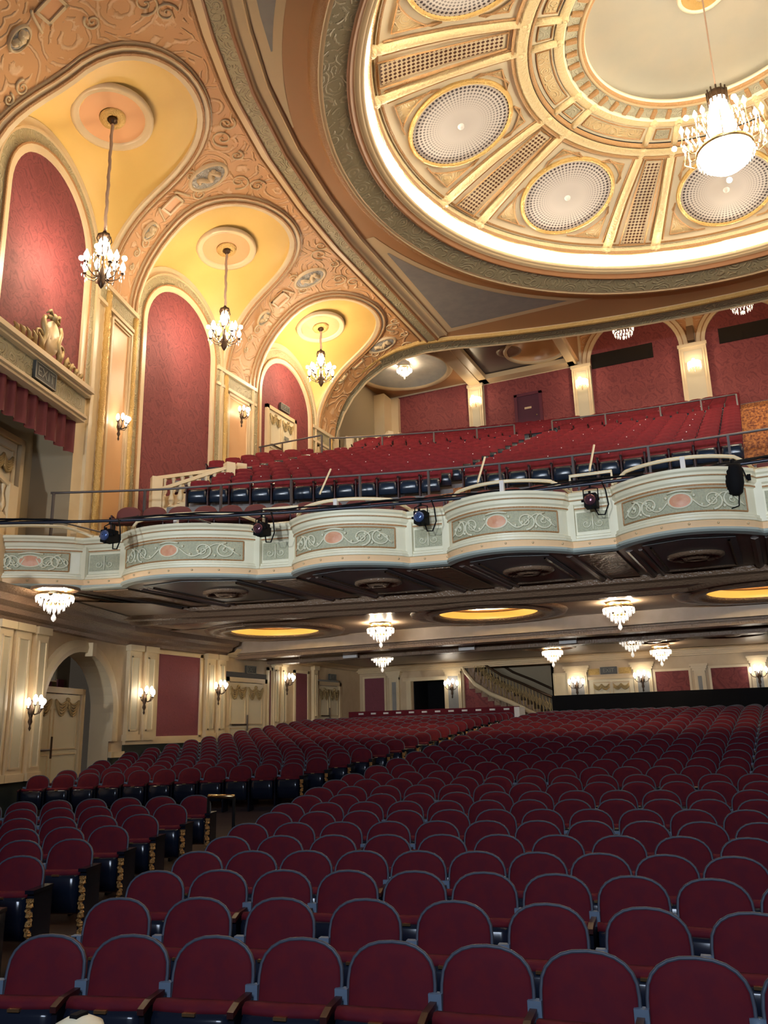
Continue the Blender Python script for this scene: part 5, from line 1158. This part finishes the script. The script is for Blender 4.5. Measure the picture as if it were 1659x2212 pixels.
def sconce(p, rz, label, power, off=.34):
    global SM
    if SM is None: SM = sconce_mesh(); t = SM; t.location = p; t.rotation_euler = (0, 0, rz); t['label'] = label
    else: t = dup(SM, p, rz, label)
    point('sconce_light', (p[0]+off*cos(rz), p[1]+off*sin(rz), p[2]+.16), power, WARM, .10)
    return t
an = atan2(NS.y, NS.x)
sconce(WP(16.3, .10, 8.28), an, 'five-candle wall lamp on the first tall peach pier panel', 60)
sconce(WP(22.45, .10, 10.72), 0, 'five-candle wall lamp on the second tall peach pier panel', 55)
for y, z, l in ((13.22, .62, 'nearest to the stage, left of the arched doorway'), (18.12, 1.02, 'between the arched doorway and the large plum panel'), (21.45, 1.32, 'right of the large plum panel'), (25.42, 1.72, 'on the farthest pair of pilasters')):
    sconce(WP(y, .16, z), an if y < 17.2 else 0, 'lit wall lamp on the side wall, %s' % l, 22)
for x, l, z in ((-11.82, 'on the pilaster beside the rear stair', 1.6), (-6.92, 'left of the rear double doors', 1.44), (-4.56, 'right of the rear double doors', 1.56), (-.74, 'at the right end of the rear wall', 1.55)):
    sconce((x, YB-.18, z), -pi/2, 'lit candle wall lamp %s' % l, 18)
def shade_sconce(x, z, label):
    t = thing('shaded_wall_lamp', label, 'wall lamp', (x, YU-.28, z))
    m = MB(); m.lathe([(.30, -.16), (.30, .16), (.28, .17), (.28, -.16)], (0, 0, 0), 14, pi, 2*pi); m.build('lamp_shade', 'shade', t, True)
    m = MB()
    for k in range(7): m.lathe([(.004, .02), (.02, 0), (.004, -.05)], (.26*cos(pi+pi*k/6), .26*sin(pi+pi*k/6), -.2), 5)
    m.build('crystal_drops', 'crystal', t); MB().tube([(0, 0, -.3), (0, -.05, -.15)], .03, 5).build('bracket', 'brassm', t)
    point('shade_lamp', (x, YU-.75, z+.1), 30, WARM, .1)
shade_sconce(-12.3, 16.05, 'glowing wall lamp on the left rear pilaster upstairs'); shade_sconce(-6.92, 15.9, 'glowing wall lamp on the middle rear pilaster upstairs'); shade_sconce(-1.82, 15.72, 'glowing wall lamp on the rear pilaster between the arches upstairs')

# ================================================================== SEATS
def outline(w0, w1, z0, zs, zt, n=12):
    P = [(-w0, z0), (-w1, lerp(z0, zs, .5)), (-w1, zs)]
    P += [(-w1*math.copysign(abs(cos(pi*i/n))**.85, cos(pi*i/n)), zs+(zt-zs)*sin(pi*i/n)**.85) for i in range(1, n)]
    return P+[(w1, zs), (w1, lerp(z0, zs, .5)), (w0, z0)]
TILT = .22
def backmesh(P, y0, th, bulge=.02):
    m = MB(); n = len(P); cz = sum(z for _, z in P)/n
    f = lambda x, z, dy: (x, y0+(z-.45)*TILT+dy, z)
    rows = [[f(x*.002, cz+(z-cz)*.002, -bulge) for x, z in P], [f(x*.6, cz+(z-cz)*.6, -bulge) for x, z in P], [f(x*.93, cz+(z-cz)*.95, -bulge*.6) for x, z in P], [f(x, z, 0) for x, z in P], [f(x, z, th) for x, z in P], [f(x*.02, cz+(z-cz)*.02, th) for x, z in P]]
    m.strip(rows, True); return m
def seat_parts(kind):
    """list of (name, MB, material, smooth) in seat space: floor at z=0, the seat faces -y"""
    out = []
    if kind == 'stalls':
        P = outline(.212, .232, .46, .69, .87); out.append(('backrest', backmesh(P, .10, .05), 'seat', True))
        m = MB(); m.tube([(x*1.02, .10+(z-.45)*TILT+.005, z+.003) for x, z in P], .0115, 5); out.append(('piping', m, 'piping', True))
        m = MB(); m.strip([[(x, .0, .615), (x, -.06-.02*cos(x*6), .625), (x, -.09-.03*cos(x*6), .608), (x, -.098-.03*cos(x*6), .575), (x, .03, .575)] for x in (-.225, -.15, -.05, .05, .15, .225)], True, True); out.append(('cushion', m, 'seat', True))
        m = MB(); m.strip([[(x, -.10-.03*cos(x*6), .58), (x, -.125-.03*cos(x*6), .55), (x, -.13-.03*cos(x*6), .38), (x, -.10-.02*cos(x*6), .24), (x, -.03, .21), (x, -.02, .58)] for x in (-.215, -.15, -.05, .05, .15, .215)], True, True); out.append(('seat_pan', m, 'pan', True))
        m = MB(); m.box(-.035, .035, -.15, -.12, .572, .588); out.append(('latch', m, 'brassm', False))
        m = MB(); m.strip([[(-.265-.018, y, z-.03), (-.265+.018, y, z-.03), (-.265+.018, y, z), (-.265-.018, y, z)] for y, z in ((-.16, .60), (-.08, .625), (.08, .63))], True, True); out.append(('armrest', m, 'armw', False))
        m = MB(); m.box(-.30, -.23, .11, .16, .56, .655); out.append(('bracket', m, 'bracket', False))
        m = MB(); m.box(-.28, -.25, -.14, .14, 0, .60); out.append(('standard', m, 'black', False))
    elif kind == 'balcony':
        P = [(-.215, .45), (-.235, .55), (-.24, .74), (-.225, .80), (-.1, .83), (.1, .83), (.225, .80), (.24, .74), (.235, .55), (.215, .45)]; out.append(('backrest', backmesh(P, .10, .05), 'bseat', True))
        m = MB(); m.strip([[(x, -.02, .53), (x, -.085-.02*cos(x*6), .54), (x, -.12-.02*cos(x*6), .50), (x, -.02, .48)] for x in (-.225, -.1, .1, .225)], True, True); out.append(('cushion', m, 'bseat', True))
        m = MB(); m.strip([[(x*w_, -.12-.035*cos(x*6), .50), (x*w_, -.15-.035*cos(x*6), .44), (x, -.145-.035*cos(x*6), .32), (x*1.03, -.10-.03*cos(x*6), .20), (x, -.03, .18), (x, -.02, .49)] for x in (-.215, -.15, -.05, .05, .15, .215) for w_ in (.96,)], True, True); out.append(('seat_pan', m, 'bpan', True))
        m = MB(); m.box(-.275, -.245, -.16, .14, 0, .58); m.box(-.285, -.235, -.2, .12, .58, .605); out.append(('standard', m, 'armw', False))
        m = MB(); m.box(-.012, .012, .125, .135, .765, .785); out.append(('number_tag', m, 'tag', False))
    else:
        P = outline(.235, .265, .42, .66, .87); out.append(('backrest', backmesh(P, .10, .06), 'lseat', True))
        m = MB(); m.strip([[(x, -.3, .40), (x, -.34, .44), (x, -.3, .48), (x, .08, .46), (x, .08, .40)] for x in (-.24, -.1, .1, .24)], True, True); out.append(('cushion', m, 'lseat', True))
        m = MB(); m.box(-.30, -.27, -.2, .14, 0, .58); out.append(('standard', m, 'armw', False))
    return out
def protos(kind):
    L = []
    for n_, m, mat, sm in seat_parts(kind):
        o = m.build(n_, mat, None, sm); COL.objects.unlink(o); L.append((o, m))
    return L
def end_panel(side):
    m = MB(); x = side*.30; m.box(x-.03, x+.03, -.17, .16, 0, .62); m.box(x-.04, x+.04, -.20, .16, .62, .65); P1 = ('end_standard', m, 'black')
    g = MB()
    for k in range(7): z = .08+.075*k; g.lathe([(.005, -.04), (.035, -.015), (.028, .015), (.005, .035)], (x, -.175, z), 6); g.sphere((x+.02*(-1)**k, -.18, z+.03), .018, 5, 4)
    g.box(x-.03, x+.03, -.185, -.17, .02, .05); g.box(x-.03, x+.03, -.185, -.17, .55, .58)
    return [P1, ('gilt_panel', g, 'goldorn')]
PR = {k: protos(k) for k in ('stalls', 'balcony', 'loge')}
EP = {}
for s in (-1, 1):
    L = []
    for n_, m, mat in end_panel(s):
        o = m.build(n_, mat, None, False); COL.objects.unlink(o); L.append((o, m))
    EP[s] = L
seatsL = []   # (kind, x, y, z, rz, end side or 0, block, row, index)
def addrow(kind, y0, R, zf, s0, s1, pitch, block, row, ends=(0, 0), zmode=None):
    n = max(1, int(round(abs(s1-s0)/pitch))); a0 = s0/R
    for j in range(n+1):
        s = s0+(s1-s0)*j/n; a = s/R; x = AX+R*sin(a); y = y0-R+R*cos(a)
        z = zf if zf is not None else FZ(y)
        if kind == 'stalls' and x < xw(y)+.5: continue
        e = ends[0] if j == 0 else ends[1] if j == n else 0
        seatsL.append((kind, x, y, z, -a, e, block, row, j))
def RO(k): return 15.5+1.0*k if k <= 8 else 23.5+(k-8)*4.0
S0 = {0: (4.46, .84, 7), 1: (4.73, .84, 7), 2: (5.11, .84, 8), 3: (5.37, .83, 9)}
def endrow(block, row, xe, ye, R, xfar, pitch=.525):
    a = math.asin((xe-AX)/R); b = math.asin(max(-.999, (xfar-AX)/R)); addrow('stalls', ye+R-R*cos(a), R, None, R*a, R*b, pitch, block, row, (1, 0))
for k in range(28):
    y0 = 4.43+.895*k; R = RO(k)
    if k in S0:
        a, b, n = S0[k]; p = (a-b)/n; addrow('stalls', y0, R, None, -a, 1.6, p, 'centre', k, (-1, 0))
    else:
        a = min(4.54+.28*k+.06*(k % 2), 7.5); addrow('stalls', y0, R, None, -a, 4.4 if k > 5 else 2.4, .525, 'centre', k, (-1, 0))
for k, (xe, ye) in enumerate(((-5.75, 4.1), (-6.1, 4.95), (-6.44, 5.75), (-6.78, 6.7), (-7.12, 7.6), (-7.45, 8.5), (-7.8, 9.5), (-8.15, 10.5))):
    endrow('front left', k, xe, ye, 18+k, -14.6 if k > 3 else -12.5-.5*k)
for k in range(19):
    ye = 14.95+.745*k; endrow('rear left', k, tab([(14.9, -9.15), (17.5, -8.65), (20, -8.5), (28.6, -8.75)], ye), ye-.1, 40+3*k, -15.3)
for k in range(11):
    y0 = 18.9+.8*k; R = 29+.8*k
    addrow('balcony', y0, R, BFZ(k), -6.5, -.75, .52, 'centre', k, (0, 0)); addrow('balcony', y0, R, BFZ(k), 1.5, 4.5, .52, 'right', k)
    sl = 7.55; se = 13.05+.05*k if k else 13.0
    addrow('balcony', y0, R, BFZ(k), -sl, -(13.3 if k < 2 else 13.7), .52, 'left', k)
    if k >= 6: addrow('balcony', y0, R, BFZ(k), -14.9, -16.0, .5, 'far left', k)
for k in range(10):
    y0 = 29.8+.8*k; R = 39.9+.8*k
    addrow('balcony', y0, R, UFZ(k), -6.5, -.75, .52, 'centre', 11+k); addrow('balcony', y0, R, UFZ(k), 1.5, 4.5, .52, 'right', 11+k)
    addrow('balcony', y0, R, UFZ(k), -7.55, -(14.4+.25*k if k < 5 else 15), .52, 'left', 11+k)
for k, (y0, z) in enumerate(((16.02, 3.62), (17.0, 4.12))):
    addrow('loge', y0, (46, 27.5)[k], z, (-9.6, -13.6)[k], 2.2, .565, 'loge', k)
def fwd(sd):
    _, x, y, z, rz, e, b, r, j = sd; q = px_of((x, y, z+.7))
    if q is None: return 1e9
    inside = -60 < q[0] < 1719 and -40 < q[1] < 2280
    return q[2] if inside else 1e3+q[2]
def oid(j, n): return ORD[j] if j < len(ORD) else str(j)
def place(kind, cname, lab):
    L = sorted([s for s in seatsL if s[0] == kind], key=fwd); ind = [s for s in L[:300] if fwd(s) < 1e3]; rest = [s for s in L if s not in ind]
    for sd in ind:
        _, x, y, z, rz, e, b, r, j = sd
        t = thing(cname, lab(sd), 'theatre seat', (x, y, z), rz, {'stalls': 'red mohair seats in the stalls', 'balcony': 'red balcony seats with blue black pans', 'loge': 'maroon seats behind the balcony front'}[kind])
        made = {}
        for o, _m in PR[kind]+(EP[e] if e and kind == 'stalls' else []):
            if o.name.startswith('number_tag') and (j*7+r*3) % 6: continue
            c = o.copy(); COL.objects.link(c); nm_ = o.name.split('.')[0]
            c.parent = made.get({'piping': 'backrest', 'latch': 'seat_pan', 'gilt_panel': 'end_standard', 'number_tag': 'backrest'}.get(nm_, ''), t); made[nm_] = c
    if rest:
        # one object, one mesh, several materials
        vs = []; fs = []; mi = []; mats = []
        for sd in rest:
            _, x, y, z, rz, e, b, r, j = sd; ca, sa = cos(rz), sin(rz)
            for o, mm in PR[kind]+(EP[e] if e and kind == 'stalls' else []):
                if o.name.startswith('latch') or (o.name.startswith('number_tag') and (j*7+r*3) % 9): continue
                mt_ = o.data.materials[0]
                if mt_ not in mats: mats.append(mt_)
                k = mats.index(mt_); n0 = len(vs)
                vs += [(x+p[0]*ca-p[1]*sa, y+p[0]*sa+p[1]*ca, z+p[2]) for p in mm.v]; fs += [tuple(i+n0 for i in f) for f in mm.f]; mi += [k]*len(mm.f)
        me = bpy.data.meshes.new(cname+'_rows'); me.from_pydata(vs, [], fs)
        for mt_ in mats: me.materials.append(mt_)
        me.polygons.foreach_set('material_index', mi); me.polygons.foreach_set('use_smooth', [True]*len(fs))
        ob = bpy.data.objects.new(cname+'_rows', me); COL.objects.link(ob)
        tag(ob, {'stalls': 'many more red seats filling the distant rows of the stalls', 'balcony': 'many more red seats filling the higher rows of the balcony', 'loge': 'maroon seats behind the balcony front beyond the view'}[kind], 'theatre seat', None, 'stuff')
rowname = lambda r: ORD[r]
def lab_st(s):
    b, r, j = s[6], s[7], s[8]
    return 'red stalls seat, %s block, %s row from the stage, %s from the aisle' % (b, ORD[r], ORD[j])
def lab_ba(s):
    b, r, j = s[6], s[7], s[8]
    e = 'right-hand aisle' if b == 'left' else 'left-hand aisle' if b in ('centre', 'right') else 'its aisle'
    return 'red balcony seat, %s block, %s row up, %s from the %s' % (b, ORD[r], ORD[j], e)
place('stalls', 'stalls_chair', lab_st); place('balcony', 'balcony_chair', lab_ba)
place('loge', 'loge_chair', lambda s: 'maroon seat behind the balcony front, %s row, %s seat from the left end' % (('front', 'back')[s[7]], ORD[s[8]]))

# small things
t = thing('handrail', 'short dark stand with brass handle at the end of the front left rows', 'handrail', (-7.6, 10.5, FZ(10.5)))
MB().tube([(-.25, 0, 0), (-.25, 0, .85), (.2, 0, .85), (.2, 0, 0)], .025, 6).build('frame', 'blackm', t, True); MB().tube([(-.25, 0, .88), (.2, 0, .88)], .03, 6).build('brass_grip', 'brassm', t, True)
t = thing('footlight', 'cream round cap poking into the very bottom edge of the view', 'footlight', (-1.73, 1.8, -.79))
MB().lathe([(.075, -.1), (.075, .05), (.06, .09), (.03, .105), (.001, .11)], (0, 0, 0), 20).build('dome', 'raili', t, True); MB().tube([(0, 0, -1.2), (0, 0, -.08)], .02, 6).build('stem', 'blackm', t); MB().box(-.012, .012, -.02, .02, .105, .115).build('slot', 'blackm', t)
for o in list(COL.objects):
    if o.type == 'LIGHT': o.visible_camera = True
